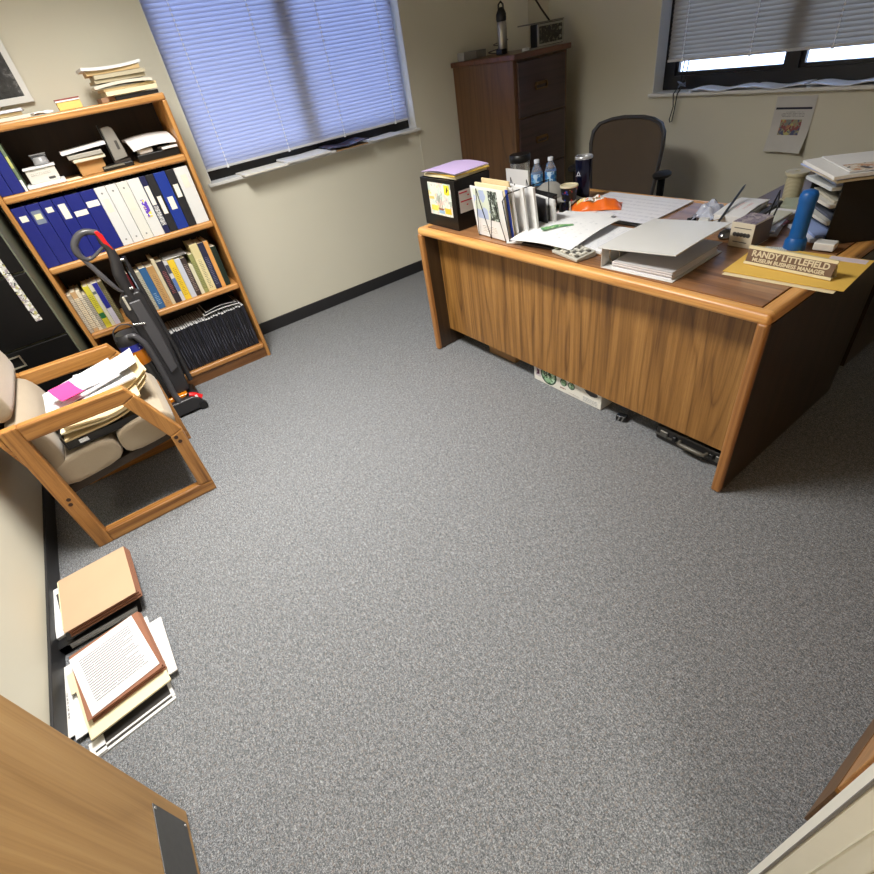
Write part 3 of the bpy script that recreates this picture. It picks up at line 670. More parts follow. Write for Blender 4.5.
# packed black journals on the bottom shelf
rnd = random.Random(5); x = .010; first = None; k = 0
m_jr = [M('black_journal_%d' % i, c, .38, var=.3, vscale=40) for i, c in enumerate(((20, 20, 26), (34, 34, 44), (27, 26, 32)))]
while x < .572:
    wj = rnd.choice((.012, .0145, .017, .020)); h = .272 + rnd.uniform(-.004, .004) + .012 * (x - 0)
    r = thing('black_journal', 'thin black journal standing in the packed row on the bottom shelf', 'journal', (x + wj / 2, 3.44, SH[3]), 0, 'black journals on the bottom shelf')
    o = r.location
    MB(o).bx(x + .0006, x + wj - .0006, 3.322, 3.56, SH[3] + .001, SH[3] + h).build('cover', m_jr[k % 3], r, bevel=.0012)
    MB(o).bx(x + .0026, x + wj - .0026, 3.3215, 3.555, SH[3] + h, SH[3] + h + .0015).build('pages', M('grey_pages', (196, 196, 196), .7), r)
    zt0 = rnd.uniform(.02, .10); MB(o).bx(x + wj * .3, x + wj * .5, 3.3212, 3.322, SH[3] + zt0, SH[3] + zt0 + rnd.uniform(.05, .15)).build('spine_title', M('grey_spine_print', (72, 73, 84), .5), r)
    x += wj; k += 1
mg = thing('magazine', 'white magazine lying bent on top of the black journals', 'magazine', (.445, 3.43, .393), 0)
MB().sheet(.235, .20, lambda x, y: .013 * math.cos(x * 10), .004, 12, 4).build('magazine_cover', m_paper, mg, smooth=True)
MB().sheet(.225, .195, lambda x, y: .0042 + .013 * math.cos(x * 10), .0012, 12, 4).build('magazine_back', M('dark_cover', (34, 32, 36), .35), mg, smooth=True)
MB().sheet(.20, .19, lambda x, y: .012 + .020 * math.cos(x * 12), .002, 12, 4).build('magazine_page', m_paper, mg, smooth=True)
MB().sheet(.19, .186, lambda x, y: .0142 + .020 * math.cos(x * 12), .001, 12, 4).build('printed_page', M('dark_cover', (34, 32, 36), .35), mg, smooth=True)
mk = MB(); mk.cyl((0, 0, 0), (.0, .0, .045), .009, n=12)
tag(mk.build('yellow_marker', M('yellow_plastic', (220, 186, 40), .4), None, loc=(-.004, 3.345, .1015)), 'yellow marker standing at the left end of the black journals', 'marker')

# ---- top compartment
wrapb(-.273, -.222, navy, 'dark blue binder at the far left of the top compartment', z=1.256, h=.205, group='blue binders in the top compartment', deep=.25)
wrapb(-.222, -.172, navy, 'dark blue binder nearest the white box in the top compartment', z=1.256, h=.205, group='blue binders in the top compartment', deep=.25)
book(-.172, -.158, .20, (104, 120, 92), 'thin green and white book right of the blue binders in the top compartment', z=1.256, band=[(.10, .15, M('yellow_green_band', (186, 186, 110), .5)), (.0, .05, m_paper)], group='top compartment books', yf=3.33)
tag(MB().box((0, 0, 0), (.10, .12, .012)).build('white_pad', m_paper, None, bevel=.002, loc=(-.215, 3.312 - .0, 1.2625 + .0), rz=.0), 'white pad lying in front of the blue binders in the top compartment', 'notepad') if False else None
t_ = thing('device_carton', 'small white printed carton in the top compartment', 'box', (-.068, 3.41, 1.282)); o = t_.location
MB(o).bx(-.133, -.002, 3.37, 3.45, 1.2725, 1.332).build('carton', M('white_carton', (206, 202, 192), .6), t_, bevel=.002)
MB(o).bx(-.138, .004, 3.362, 3.456, 1.332, 1.341).build('lid', m_paper, t_, bevel=.002)
MB(o).bx(-.05, -.02, 3.369, 3.3702, 1.280, 1.290).build('printed_logo', M('dark_print', (70, 68, 66), .6), t_)
MB(o).bx(-.12, -.03, 3.369, 3.3702, 1.305, 1.318).build('printed_text', paper_text('carton_text', (206, 202, 192), (140, 136, 128), .006, .05, .1, axis='z'), t_)
b = MB(); b.lathe([(.0, 0), (.03, 0), (.034, .006), (.030, .03), (.026, .034), (.0, .034)], 0, 0)
t_ = thing('web_camera', 'small dark device with a clear cover standing on the white carton', 'camera', (-.045, 3.405, 1.3415)); b.build('base', M('grey_plastic', (150, 150, 152), .3), t_, smooth=True)
MB().bx(-.034, .034, -.012, .012, .028, .044).build('camera_body', M('smoked_plastic', (64, 66, 70), .2), t_, bevel=.003)
MB().bx(-.036, .036, -.014, .010, .044, .0475).build('top_edge', M('grey_plastic', (150, 150, 152), .3), t_)
rbox('white_envelope', 'white envelope lying under the white carton on the top compartment floor', 'envelope', (-.07, 3.40, 1.2645), (.17, .16, .0155), .0, m_paper, .003)
rbox('white_envelope', 'thin cream slip right of the white carton', 'envelope', (.045, 3.36, 1.2590), (.07, .08, .005), .1, m_manila2, .001)
rbox('brown_box', 'open brown cardboard box under the cream pads in the top compartment', 'box', (.155, 3.43, 1.287), (.125, .10, .060), .0, M('brown_cardboard', (182, 138, 84), .8), .002)
rbox('paper_pad', 'cream pad lying on the brown cardboard box', 'notepad', (.158, 3.42, 1.326), (.15, .13, .016), .02, M('cream_paper', (222, 214, 190), .8), .003)
rbox('paper_pad', 'grey pad in the middle of the pads in the top compartment', 'notepad', (.150, 3.42, 1.345), (.16, .14, .020), -.01, M('grey_paper', (164, 160, 150), .8), .003)
loose('paper_pad', 'topmost white pad jutting out left above the cream pad', 'notepad', .21, .15, (.155, 3.42, 1.362), .0, m_paper, lambda x, y: .006 * math.sin(x * 9) + .004, .014)
# desk stand / stapler
st = thing('device_stand', 'grey upright device on a black base between the pads and the white heap', 'device', (.30, 3.42, 1.256)); o = st.location
MB(o).prism([(.268, 1.288), (.336, 1.296), (.336, 1.33), (.325, 1.426), (.312, 1.438), (.272, 1.436)], 'y', 3.385, 3.425).build('body', M('grey_device_plastic', (138, 134, 126), .45), st, bevel=.004)
MB(o).bx(.305, .318, 3.3835, 3.3855, 1.335, 1.375).build('grille', M('dark_slot', (70, 68, 64), .5), st)
MB(o).bx(.262, .268, 3.39, 3.42, 1.288, 1.45).build('back_plate', M('black_plastic', (20, 20, 21), .35), st)
MB(o).bx(.195, .345, 3.345, 3.45, 1.2562, 1.278).build('base', M('black_plastic', (20, 20, 21), .35), st, bevel=.004)
MB(o).bx(.198, .30, 3.343, 3.346, 1.268, 1.277).build('chrome_strip', M('chrome', (200, 200, 196), .22, 1), st)
MB(o).bx(.262, .342, 3.38, 3.43, 1.278, 1.289).build('foot', M('dark_brown_plastic', (52, 44, 40), .4), st)
rbox('black_box', 'flat black box under the white papers at the right of the top compartment', 'box', (.482, 3.43, 1.2745), (.215, .16, .036), 0, M('black_plastic', (20, 20, 21), .35), .004)
rbox('white_charger', 'small white adapter lying on the flat black box', 'adapter', (.425, 3.375, 1.304), (.07, .05, .021), .1, M('white_plastic', (222, 222, 220), .35), .004)
rbox('paper_bundle', 'thin bundle of white papers on the right half of the flat black box', 'papers', (.545, 3.40, 1.2985), (.08, .12, .011), .05, m_paper, .001)
loose('white_papers', 'large white papers drooping over the flat black box', 'papers', .225, .19, (.472, 3.43, 1.350), .06, m_paper, lambda x, y: .012 * math.cos(x * 11) - .75 * (max(0, -y + .02)) ** 1.35, .010)

# ---- on top of the bookcase
ZB = BZ
def flat(name, label, cat, x0, x1, y0, y1, z0, z1, mat, rz=0, sag=0, group=None):
    cx, cy = (x0 + x1) / 2, (y0 + y1) / 2
    mb = MB(); mb.sheet(x1 - x0, y1 - y0, lambda x, y: -sag * (2 * x / (x1 - x0)) ** 2 + sag if sag else 0, z1 - z0, 10, 6)
    return tag(mb.build(name, mat, None, smooth=True, loc=(cx, cy, z0), rz=rz), label, cat, group)
flat('dark_binder', 'thin black folder at the bottom of the tall stack on the bookcase', 'folder', .40, .605, 3.34, 3.58, 1.5325, 1.548, M('black_vinyl', (24, 24, 26), .4))
flat('brown_folder', 'brown card folder sticking out left under the tall stack on the bookcase', 'folder', .335, .398, 3.36, 3.58, 1.5325, 1.552, M('brown_card', (150, 118, 92), .8))
g = 'folders in the tall stack on the bookcase'
flat('manila_folder', 'bright cream folder just above the black one on the bookcase', 'folder', .365, .607, 3.33, 3.58, 1.5535, 1.572, m_manila2, group=g)
flat('manila_folder', 'light manila folder overhanging right, fourth from the bottom of the stack on the bookcase', 'folder', .36, .612, 3.35, 3.58, 1.5735, 1.584, m_manila, .02, group=g)
flat('white_folder', 'off-white folder in the middle of the stack on the bookcase, bowed upward', 'folder', .33, .600, 3.33, 3.58, 1.586, 1.598, M('offwhite_card', (218, 212, 196), .7), -.02, .008, group=g)
flat('manila_folder', 'greyish manila folder above the bowed off-white one on the bookcase', 'folder', .34, .578, 3.36, 3.57, 1.608, 1.622, M('grey_manila', (176, 164, 136), .75), .03, group=g)
flat('manila_folder', 'wide grey cream folder, third from the top of the stack on the bookcase', 'folder', .348, .585, 3.35, 3.58, 1.624, 1.640, M('grey_cream_card', (186, 176, 150), .75), 0, group=g)
flat('manila_folder', 'ragged tan folder, second from the top of the stack on the bookcase', 'folder', .325, .572, 3.355, 3.58, 1.642, 1.660, M('tan_folder', (198, 170, 122), .75), -.03, group=g)
flat('white_papers', 'uppermost white papers on the tall stack, curling out to the left', 'papers', .305, .578, 3.345, 3.57, 1.664, 1.676, m_paper, .02, -.008)
bk = thing('small_book', 'small yellow block with a red cover lying on the bookcase top', 'book', (.194, 3.40, ZB)); o = bk.location
MB(o).bx(.142, .245, 3.355, 3.43, ZB + .001, ZB + .034).build('pages', M('yellow_pages', (228, 200, 116), .8), bk, bevel=.002)
MB(o).bx(.140, .246, 3.352, 3.432, ZB + .034, ZB + .040).build('white_layer', m_paper, bk)
MB(o).bx(.140, .246, 3.352, 3.432, ZB + .040, ZB + .046).build('cover', M('brick_red_cover', (142, 68, 60), .6), bk)
loose('crumpled_slip', 'crumpled white slips on the bookcase top next to the folders', 'paper', .085, .09, (.065, 3.38, ZB + .003), .2, m_paper, lambda x, y: .004 + .004 * math.sin(x * 70) * math.cos(y * 60), .006)
g = 'folders at the left end of the bookcase top'
flat('manila_folder', 'lowest off-white folder at the left end of the bookcase top', 'folder', -.27, .018, 3.33, 3.57, 1.5325, 1.546, M('offwhite_card', (218, 212, 196), .7), 0, group=g)
flat('manila_folder', 'tan folder above the lowest one at the left end of the bookcase top', 'folder', -.28, -.012, 3.34, 3.57, 1.548, 1.560, m_manila, .02, group=g)
flat('white_papers', 'uppermost bluish white papers under the framed picture', 'papers', -.28, .000, 3.33, 3.56, 1.562, 1.572, M('bluish_paper', (214, 216, 228), .8), -.03, 0)

# framed picture
fp = thing('framed_picture', 'black and white photograph in a white frame above the bookcase', 'picture', (-.20, YB - .014, 1.80)); o = fp.location
MB(o).ringprism([(-.47, 1.592), (.068, 1.592), (.068, 2.02), (-.47, 2.02)], [(-.44, 1.620), (.040, 1.620), (.040, 1.99), (-.44, 1.99)], 'y', YB - .026, YB - .001).build('frame', M('white_frame', (232, 232, 228), .5, var=.02), fp, bevel=.002)
t = NT('mountain_photo'); nz = t.noise(t.co((1, 1, 1)), 14, 9, .72, .6); t.l(t.ramp(nz, ((.34, (.006, .006, .006)), (.55, (.05, .05, .05)), (.72, (.35, .35, .35)))), t.b.inputs['Base Color']); t.b.inputs['Roughness'].default_value = .4
MB(o).bx(-.44, .040, YB - .016, YB - .002, 1.62, 1.99).build('photograph', t.m, fp)

# ---------------------------------------------------------------- papers on the sills
def curl(label, name, cat, axis, u0, u1, d0, d1, z, mat, t_=.0015, droop=.0, wave=.003, rz=0):
    """flat paper on a sill; d runs from the room (negative) into the window"""
    w_, dd = u1 - u0, d1 - d0
    mb = MB(); mb.sheet(w_, dd, lambda x, y: wave * math.sin(x * 12) ** 2 - droop * max(0, -y - .02) ** 1.5, t_, 12, 8)
    if axis == 'x': loc = ((u0 + u1) / 2, YB + (d0 + d1) / 2, z); r_ = rz
    else: loc = (XR + (d0 + d1) / 2, (u0 + u1) / 2, z); r_ = rz - PI / 2
    return tag(mb.build(name, mat, None, smooth=True, loc=loc, rz=r_), label, cat)
zs = ZS + .0125
curl('cream folder at the left end of the back window sill', 'file_folder', 'folder', 'x', .94, 1.24, -.115, .09, zs, M('sill_cream', (240, 236, 222), .7), .008, wave=0)
curl('white papers next to the cream folder on the back window sill', 'white_papers', 'papers', 'x', 1.235, 1.55, -.115, .09, zs + .0095, m_paper, .010, droop=.2)
curl('white papers with a curled corner lying under the dark magazine on the sill', 'white_papers', 'papers', 'x', 1.56, 1.60, -.10, .05, zs, m_paper, .012)
curl('dark glossy magazine in the middle of the back window sill', 'magazine', 'magazine', 'x', 1.56, 1.86, -.115, .09, zs + .0145, blotches('magazine_print', (54, 56, 78), ((28, 30, 44), (130, 70, 84), (96, 110, 150)), 26, .42, .3), .006, wave=.012)
curl('brown folder under the dark magazine on the back window sill', 'file_folder', 'folder', 'x', 1.605, 1.85, -.11, .09, zs, M('rust_tan', (168, 132, 92), .7), .006, wave=0)
curl('white envelope at the right end of the back window sill', 'envelope', 'envelope', 'x', 1.90, 2.16, -.10, .09, zs, m_paper, .004)
zs2 = zs
bl = M('sill_white_paper', (232, 234, 240), .6)
curl('white paper nearest the corner on the right window sill', 'white_paper', 'paper', 'y', 1.80, 2.155, -.045, .09, zs2, bl, .004, wave=.014)
curl('white paper in the middle of the right window sill', 'white_paper', 'paper', 'y', 1.50, 1.79, -.045, .09, zs2, bl, .004, wave=.014)
curl('white paper farthest from the corner on the right window sill', 'white_paper', 'paper', 'y', 1.15, 1.49, -.045, .09, zs2, bl, .004, wave=.014)
cb = MB(); cb.tube([(3.53, 2.30, 1.20), (3.50, 2.29, 1.10), (3.43, 2.27, 1.052), (3.395, 2.262, 1.04), (3.393, 2.25, .97), (3.395, 2.268, .90), (3.396, 2.262, .885), (3.396, 2.25, .89), (3.394, 2.24, .95), (3.396, 2.235, 1.04), (3.43, 2.24, 1.056), (3.50, 2.26, 1.10), (3.53, 2.27, 1.2)], .0035, 8)
tag(cb.build('blind_cord', M('black_cord', (16, 16, 18), .5), None, smooth=True), 'black looped cord hanging from the right window sill', 'cord')
kn = MB(); kn.tube([(3.455, 2.25 + .03 * math.cos(i * 1.3), 1.062 + .012 * (i % 2) + .004 * i) for i in range(7)], .005, 8)
tag(kn.build('bundled_cord', M('silver_cord', (120, 130, 150), .3, .4), None, smooth=True), 'shiny bundled cord knotted on the corner of the right sill', 'cord')

# poster
ps = thing('wall_poster', 'curling white poster with a small colour picture on the right wall', 'poster', (XR - .002, 1.535, .87)); 
mb = MB(); mb.sheet(.205, .265, lambda x, y: -.0 + .42 * max(0, (-y - .01)) ** 1.3 * (1 + 7 * max(0, x)) + .002, .0008, 12, 12)
PM = Matrix(((0, 0, -1), (-1, 0, 0), (0, 1, 0))).to_4x4()     # sheet x -> -Y, y -> Z, z -> -X
def poster_z(x, y): return .42 * max(0, (-y - .01)) ** 1.3 * (1 + 7 * max(0, x)) + .002
mb = MB(); mb.sheet(.205, .265, poster_z, .0008, 12, 12, mat=PM); mb.build('poster_sheet', M('poster_paper', (206, 204, 200), .7), ps, smooth=True)
def onposter(name, x0, x1, y0, y1, mat):
    mb = MB(); cx, cy = (x0 + x1) / 2, (y0 + y1) / 2
    mb.sheet(x1 - x0, y1 - y0, lambda x, y: poster_z(x + cx, y + cy) + .0012, .0003, 6, 6, mat=PM @ Matrix.Translation((cx, cy, 0))); mb.build(name, mat, ps)
onposter('poster_rule', -.095, .09, .070, .080, M('navy_rule', (40, 42, 60), .6))
onposter('poster_picture', -.055, .055, -.052, .022, blotches('poster_picture', (150, 146, 120), ((186, 180, 110), (80, 86, 120), (176, 120, 96), (130, 134, 126), (140, 80, 80)), 30, .42))
onposter('poster_text', -.075, .075, .034, .060, paper_text('poster_lines', (206, 204, 200), (120, 116, 120), .007, .06, .2, axis='yz'))
onposter('poster_text', -.094, -.070, -.07, .055, paper_text('poster_lines', (206, 204, 200), (120, 116, 120), .007, .06, .2, axis='yz'))

# ---------------------------------------------------------------- things on the wooden cabinet
ZW = 1.3845
t_ = thing('carton', 'small grey white carton at the left of the wooden cabinet top', 'box', (2.83, 3.56, ZW)); o = t_.location
MB(o).bx(2.725, 2.84, 3.52, 3.60, ZW, ZW + .048).build('carton_body', M('light_carton', (150, 148, 142), .6), t_, bevel=.002)
MB(o).bx(2.845, 2.94, 3.53, 3.60, ZW, ZW + .045).build('carton_end', M('grey_carton', (118, 116, 112), .6), t_, bevel=.002)
t_ = thing('vacuum_flask', 'tall steel flask with a black cap on the wooden cabinet', 'flask', (2.90, 3.30, ZW))
MB().lathe([(0, 0), (.030, 0), (.033, .006), (.033, .165), (.028, .178), (.0, .178)], 0, 0).build('flask_body', M('brushed_steel', (170, 168, 160), .3, .9), t_, smooth=True)
MB().lathe([(0, .178), (.031, .178), (.034, .186), (.034, .215), (.026, .235), (.012, .252), (.0, .252)], 0, 0).build('flask_cap', M('black_plastic', (20, 20, 21), .35), t_, smooth=True)
MB().tube([(-.022, 0, .235), (-.02, 0, .265), (0, 0, .28), (.02, 0, .265), (.022, 0, .235)], .006, 8).build('carry_loop', M('black_plastic', (20, 20, 21), .35), t_, smooth=True)
r_ = thing('desk_radio', 'dark tabletop radio with a silver bezel on the wooden cabinet', 'radio', (3.19, 3.15, ZW)); o = r_.location
MB(o).bx(3.065, 3.325, 3.135, 3.20, ZW + .001, ZW + .128).build('radio_body', M('black_plastic', (20, 20, 21), .35), r_, bevel=.006)
MB(o).ringprism([(3.07, ZW + .006), (3.32, ZW + .006), (3.32, ZW + .124), (3.07, ZW + .124)], [(3.082, ZW + .018), (3.308, ZW + .018), (3.308, ZW + .112), (3.082, ZW + .112)], 'y', 3.128, 3.136).build('bezel', M('satin_silver', (180, 178, 170), .35, .7), r_)
MB(o).bx(3.084, 3.306, 3.131, 3.135, ZW + .02, ZW + .11).build('dial_panel', blotches('radio_dial', (40, 40, 38), ((70, 72, 66), (28, 28, 28), (120, 118, 104)), 50, .4, .3), r_)
for zz in (.04, .085): MB(o).cyl((3.28, 3.12, ZW + zz), (3.28, 3.131, ZW + zz), .009).build('knob', M('satin_silver', (180, 178, 170), .35, .7), r_, smooth=True)
MB(o).tube([(3.23, 3.17, ZW + .128), (3.17, 3.19, ZW + .20), (3.10, 3.21, ZW + .29)], .006, 8).build('antenna', M('dark_coil', (44, 34, 28), .5), r_, smooth=True)
tag(MB().box((0, 0, 0), (.30, .16, .007)).build('clipboard', M('grey_board', (120, 118, 112), .5), None, bevel=.002, loc=(3.14, 3.17, ZW + .1325), rz=.1), 'grey board resting across the top of the radio', 'board')
b = MB(); b.tube([(2.80 + .075 + .05 * math.cos(a * .5) + .004 * a, 3.38 + .04 * math.sin(a * .5), ZW + .006 + .003 * a) for a in range(0, 24)], .0035, 6)
tag(b.build('coiled_cable', M('grey_cable', (96, 94, 90), .5), None, smooth=True), 'loosely coiled cable beside the flask on the wooden cabinet', 'cable')
rbox('black_adapter', 'black adapter block near the coiled cable', 'adapter', (2.86, 3.27, ZW + .016), (.06, .05, .03), .2, M('black_plastic', (20, 20, 21), .35), .004)
rbox('paper_slip', 'white slip of paper at the front of the wooden cabinet top', 'paper', (3.03, 3.05, ZW + .003), (.20, .07, .004), .1, M('dull_paper', (176, 172, 160), .7), .0005)
rbox('white_plug', 'small white plug on the front edge of the wooden cabinet top', 'plug', (2.89, 3.06, ZW + .009), (.05, .03, .016), .3, M('white_plastic', (222, 222, 220), .35), .003)

# ---------------------------------------------------------------- office chair behind the desk
oc_ = thing('office_chair', 'dark mesh-back office chair behind the desk under the right window', 'chair', (2.86, 2.225, 0)); o = oc_.location + Vector((0, -.055, 0)); m_dummy = None
def back_outline(f=1.0):
    pts = []
    prof = [(.225, .46), (.245, .60), (.262, .75), (.272, .86), (.262, .93), (.225, .972), (.15, .993), (.07, 1.002)]
    for y, z in prof: pts.append((2.17 - y * f, z if f == 1 else .74 + (z - .74) * (f + .01)))
    for y, z in prof[::-1]: pts.append((2.17 + y * f, z if f == 1 else .74 + (z - .74) * (f + .01)))
    return pts
m_cf = M('office_chair_frame', (50, 50, 54), .4)
def bend(y, z): return 2.865 + .05 * (1 - ((y - 2.17) / .27) ** 2) + .10 * (z - .46)
ou, inn = back_outline(1.0), back_outline(.93)
mb = MB(o); n_ = len(ou); vs = []
for dx in (-.012, .012):
    for P in (ou, inn): vs += [(bend(y, z) + dx, y, z) for y, z in P]
fs = []
for i in range(n_):
    j = (i + 1) % n_; fs += [(i, j, n_ + j, n_ + i), (2 * n_ + i, 3 * n_ + i, 3 * n_ + j, 2 * n_ + j), (i, 2 * n_ + i, 2 * n_ + j, j), (n_ + i, n_ + j, 3 * n_ + j, 3 * n_ + i)]
mb.add(vs, fs); mb.build('back_frame', m_cf, oc_, smooth=True, bevel=.003)
m_mesh = fabric('mesh_fabric', (84, 72, 60), .85)
h_ = n_ // 2; vs = []; fs = []; K = 10
for dx in (-.004, .004):
    for i in range(h_):
        (ya, z), (yb, _) = inn[i], inn[n_ - 1 - i]
        for k in range(K + 1):
            y = ya + (yb - ya) * k / K; vs.append((bend(y, z) + dx, y, z))
W_ = h_ * (K + 1)
for l in (0, 1):
    for i in range(h_ - 1):
        for k in range(K): a = l * W_ + i * (K + 1) + k; fs.append((a, a + 1, a + K + 2, a + K + 1))
MB(o).add(vs, fs).build('backrest', m_mesh, oc_, smooth=True)
MB(o).prism([(2.62, 1.93), (3.07, 1.96), (3.07, 2.38), (2.62, 2.41), (2.59, 2.17)], 'z', .43, .49).build('seat', fabric('black_seat_fabric', (34, 34, 36)), oc_, bevel=.02, seg=4)
for s_ in (-1, 1):
    y = 2.17 + s_ * .325
    a_ = MB(o).tube([(2.84, y - s_ * .09, .44), (2.84, y, .46), (2.84, y, .715)], [.018, .02, .022], 10).build('arm_post', m_blk, oc_, smooth=True)
    MB(o).lathe([(0, .69), (.04, .692), (.052, .70), (.054, .712), (.04, .724), (0, .726)], 0, 0, mat=Matrix.Translation((2.84, y, .018)) @ Matrix.Diagonal((1.25, .85, 1, 1))).build('arm_pad', M('black_rubber', (18, 18, 19), .6), a_, smooth=True)
MB(o).tube([(2.93, 2.17, .44), (2.97, 2.17, .50), (2.965, 2.17, .70)], .022, 10).build('back_post', m_cf, oc_, smooth=True)
MB(o).cyl((2.85, 2.17, .10), (2.85, 2.17, .43), .026).build('gas_lift', m_blk, oc_, smooth=True)
for k in range(5):
    a = k * 2 * PI / 5 + .3; ex, ey = 2.85 + .29 * math.cos(a), 2.17 + .29 * math.sin(a)
    g_ = MB(o).tube([(2.85, 2.17, .13), (2.85 + .15 * math.cos(a), 2.17 + .15 * math.sin(a), .11), (ex, ey, .085)], [.032, .024, .018], 10).build('base_leg', m_cf, oc_, smooth=True)
    MB(o).cyl((ex - .02 * math.sin(a), ey + .02 * math.cos(a), .03), (ex + .02 * math.sin(a), ey - .02 * math.cos(a), .03), .03).build('caster', m_blk, g_, smooth=True)

# ---------------------------------------------------------------- vacuum cleaner
vc = thing('upright_vacuum', 'black upright vacuum cleaner with red trigger and amber dust cup by the bookcase', 'vacuum cleaner', (.0, 3.06, 0)); o = vc.location
vk = M('vacuum_charcoal', (42, 41, 43), .38); vg = M('vacuum_grey', (74, 73, 76), .32); vr = M('vacuum_red', (206, 26, 30), .35)
amber = M('amber_plastic', (206, 120, 24), .15, var=.2)
lp = [(.018, 3.06, 1.045), (-.02, 3.06, 1.062), (-.06, 3.06, 1.058), (-.098, 3.06, 1.025), (-.107, 3.06, .985), (-.095, 3.06, .955), (-.07, 3.06, .945), (-.045, 3.06, .953), (-.005, 3.06, .972), (.02, 3.06, .985)]
MB(o).stube(lp, [.014, .015, .016, .017, .017, .013, .009, .008, .008, .010], 10).build('handle_loop', vg, vc, smooth=True)
MB(o).prism([(.004, 1.056), (.020, 1.058), (.034, 1.03), (.036, 1.0), (.046, .955), (.030, .955), (.016, .985), (.012, 1.02)], 'y', 3.045, 3.075).build('trigger', vr, vc, bevel=.004)
MB(o).stube([(.015, 3.06, 1.045), (.016, 3.06, 1.0), (.030, 3.06, .955), (.026, 3.06, .90), (.012, 3.06, .84), (.010, 3.06, .78), (.010, 3.06, .70)], [.012, .015, .02, .026, .030, .028, .028], 12).build('handle_neck', vk, vc, smooth=True)
MB(o).stube([(-.100, 3.06, .95), (-.085, 3.06, .915), (-.065, 3.05, .86), (-.040, 3.04, .80), (-.022, 3.04, .765), (-.005, 3.05, .755)], [.008, .012, .013, .011, .007, .006], 8).build('cord_hook_arm', vg, vc, smooth=True)
MB(o).tube([(.070, 3.07, .91), (.072, 3.07, .80), (.075, 3.07, .62), (.08, 3.07, .38), (.07, 3.07, .16)], [.010, .011, .013, .013, .014], 10).build('extension_tube', vk, vc, smooth=True)
MB(o).box((.058, 3.05, .902), (.020, .012, .012)).build('tube_clip', M('chrome', (200, 200, 196), .22, 1), vc, bevel=.003)
MB(o).box((.030, 3.026, .765), (.022, .006, .010)).build('release_button', M('chrome', (200, 200, 196), .22, 1), vc, bevel=.002)
MB(o).box((-.028, 3.032, .70), (.012, .010, .075)).build('cord_plug', M('grey_ivory_plastic', (190, 184, 168), .4), vc, bevel=.003)
MB(o).prism([(-.030, .74), (.058, .74), (.070, .70), (.070, .45), (.052, .22), (.040, .12), (-.045, .12), (-.06, .22), (-.056, .44), (-.052, .60), (-.062, .64), (-.056, .70)], 'y', 3.035, 3.115).build('spine_housing', vk, vc, bevel=.012, seg=3)
MB(o).prism([(-.018, .70), (.040, .70), (.048, .50), (.04, .28), (-.006, .26), (-.014, .5)], 'y', 3.022, 3.04).build('front_panel', vg, vc, bevel=.006, seg=3)
MB(o).box((-.024, 3.018, .585), (.060, .006, .010), 0, 0, .25).build('badge', M('chrome', (200, 200, 196), .22, 1), vc, bevel=.002)
cx, cy = -.108, 3.065
MB().lathe([(0, .555), (.052, .555), (.066, .54), (.070, .515), (.069, .497), (0, .497)], cx - o.x, cy - o.y).build('dust_cup_lid', vk, vc, smooth=True)
cup = MB().lathe([(0, .497), (.069, .497), (.070, .46), (.0, .46)], cx - o.x, cy - o.y).build('label_band', blotches('blue_label_band', (48, 54, 150), ((210, 212, 222), (90, 92, 170)), 24, .42, .3), vc, smooth=True)
MB().lathe([(0, .46), (.069, .46), (.067, .40), (.060, .372), (0, .372)], cx - o.x, cy - o.y).build('amber_cup', amber, vc, smooth=True)
MB().lathe([(0, .372), (.060, .372), (.058, .30), (.062, .16), (.055, .13), (0, .13)], cx - o.x, cy - o.y).build('canister', M('smoked_canister', (48, 46, 44), .2), vc, smooth=True)
MB(o).stube([(-.165, 3.01, .54), (-.155, 3.0, .595), (-.11, 2.995, .62), (-.065, 3.0, .60), (-.055, 3.01, .55)], .004, 8).build('cup_handle', vg, vc, smooth=True)
MB(o).stube([(-.10, 3.0, .545), (-.075, 2.985, .545), (-.052, 2.98, .495), (-.046, 2.98, .45), (-.044, 2.985, .35), (-.048, 2.99, .22), (-.05, 2.99, .15), (-.045, 2.985, .09), (-.06, 2.99, .05)], [.012, .016, .017, .017, .017, .017, .017, .018, .018], 12).build('suction_hose', vg, vc, smooth=True)
MB(o).prism([(-.20, .03), (-.19, .075), (-.12, .10), (.03, .10), (.07, .075), (.078, .03), (.07, .012), (-.19, .012)], 'y', 2.965, 3.20).build('floor_head', vk, vc, bevel=.012, seg=3)
MB(o).prism([(-.13, .095), (.0, .10), (.02, .118), (-.12, .125)], 'y', 3.0, 3.06).build('amber_trim', amber, vc, bevel=.006)
MB(o).tube([(.02, 3.0, .105), (.045, 2.995, .095), (.075, 2.99, .065)], [.015, .017, .019], 12).build('foot_pedal', vr, vc, smooth=True)
MB(o).box((.052, 2.976, .087), (.014, .006, .022)).build('pedal_mark', m_paper, vc)
MB(o).cyl((.065, 2.955, .026), (.065, 2.985, .026), .024).build('front_wheel', M('black_rubber', (18, 18, 19), .6), vc, smooth=True)
MB(o).cyl((-.185, 2.955, .026), (-.185, 2.985, .026), .024).build('front_wheel', M('black_rubber', (18, 18, 19), .6), vc, smooth=True)

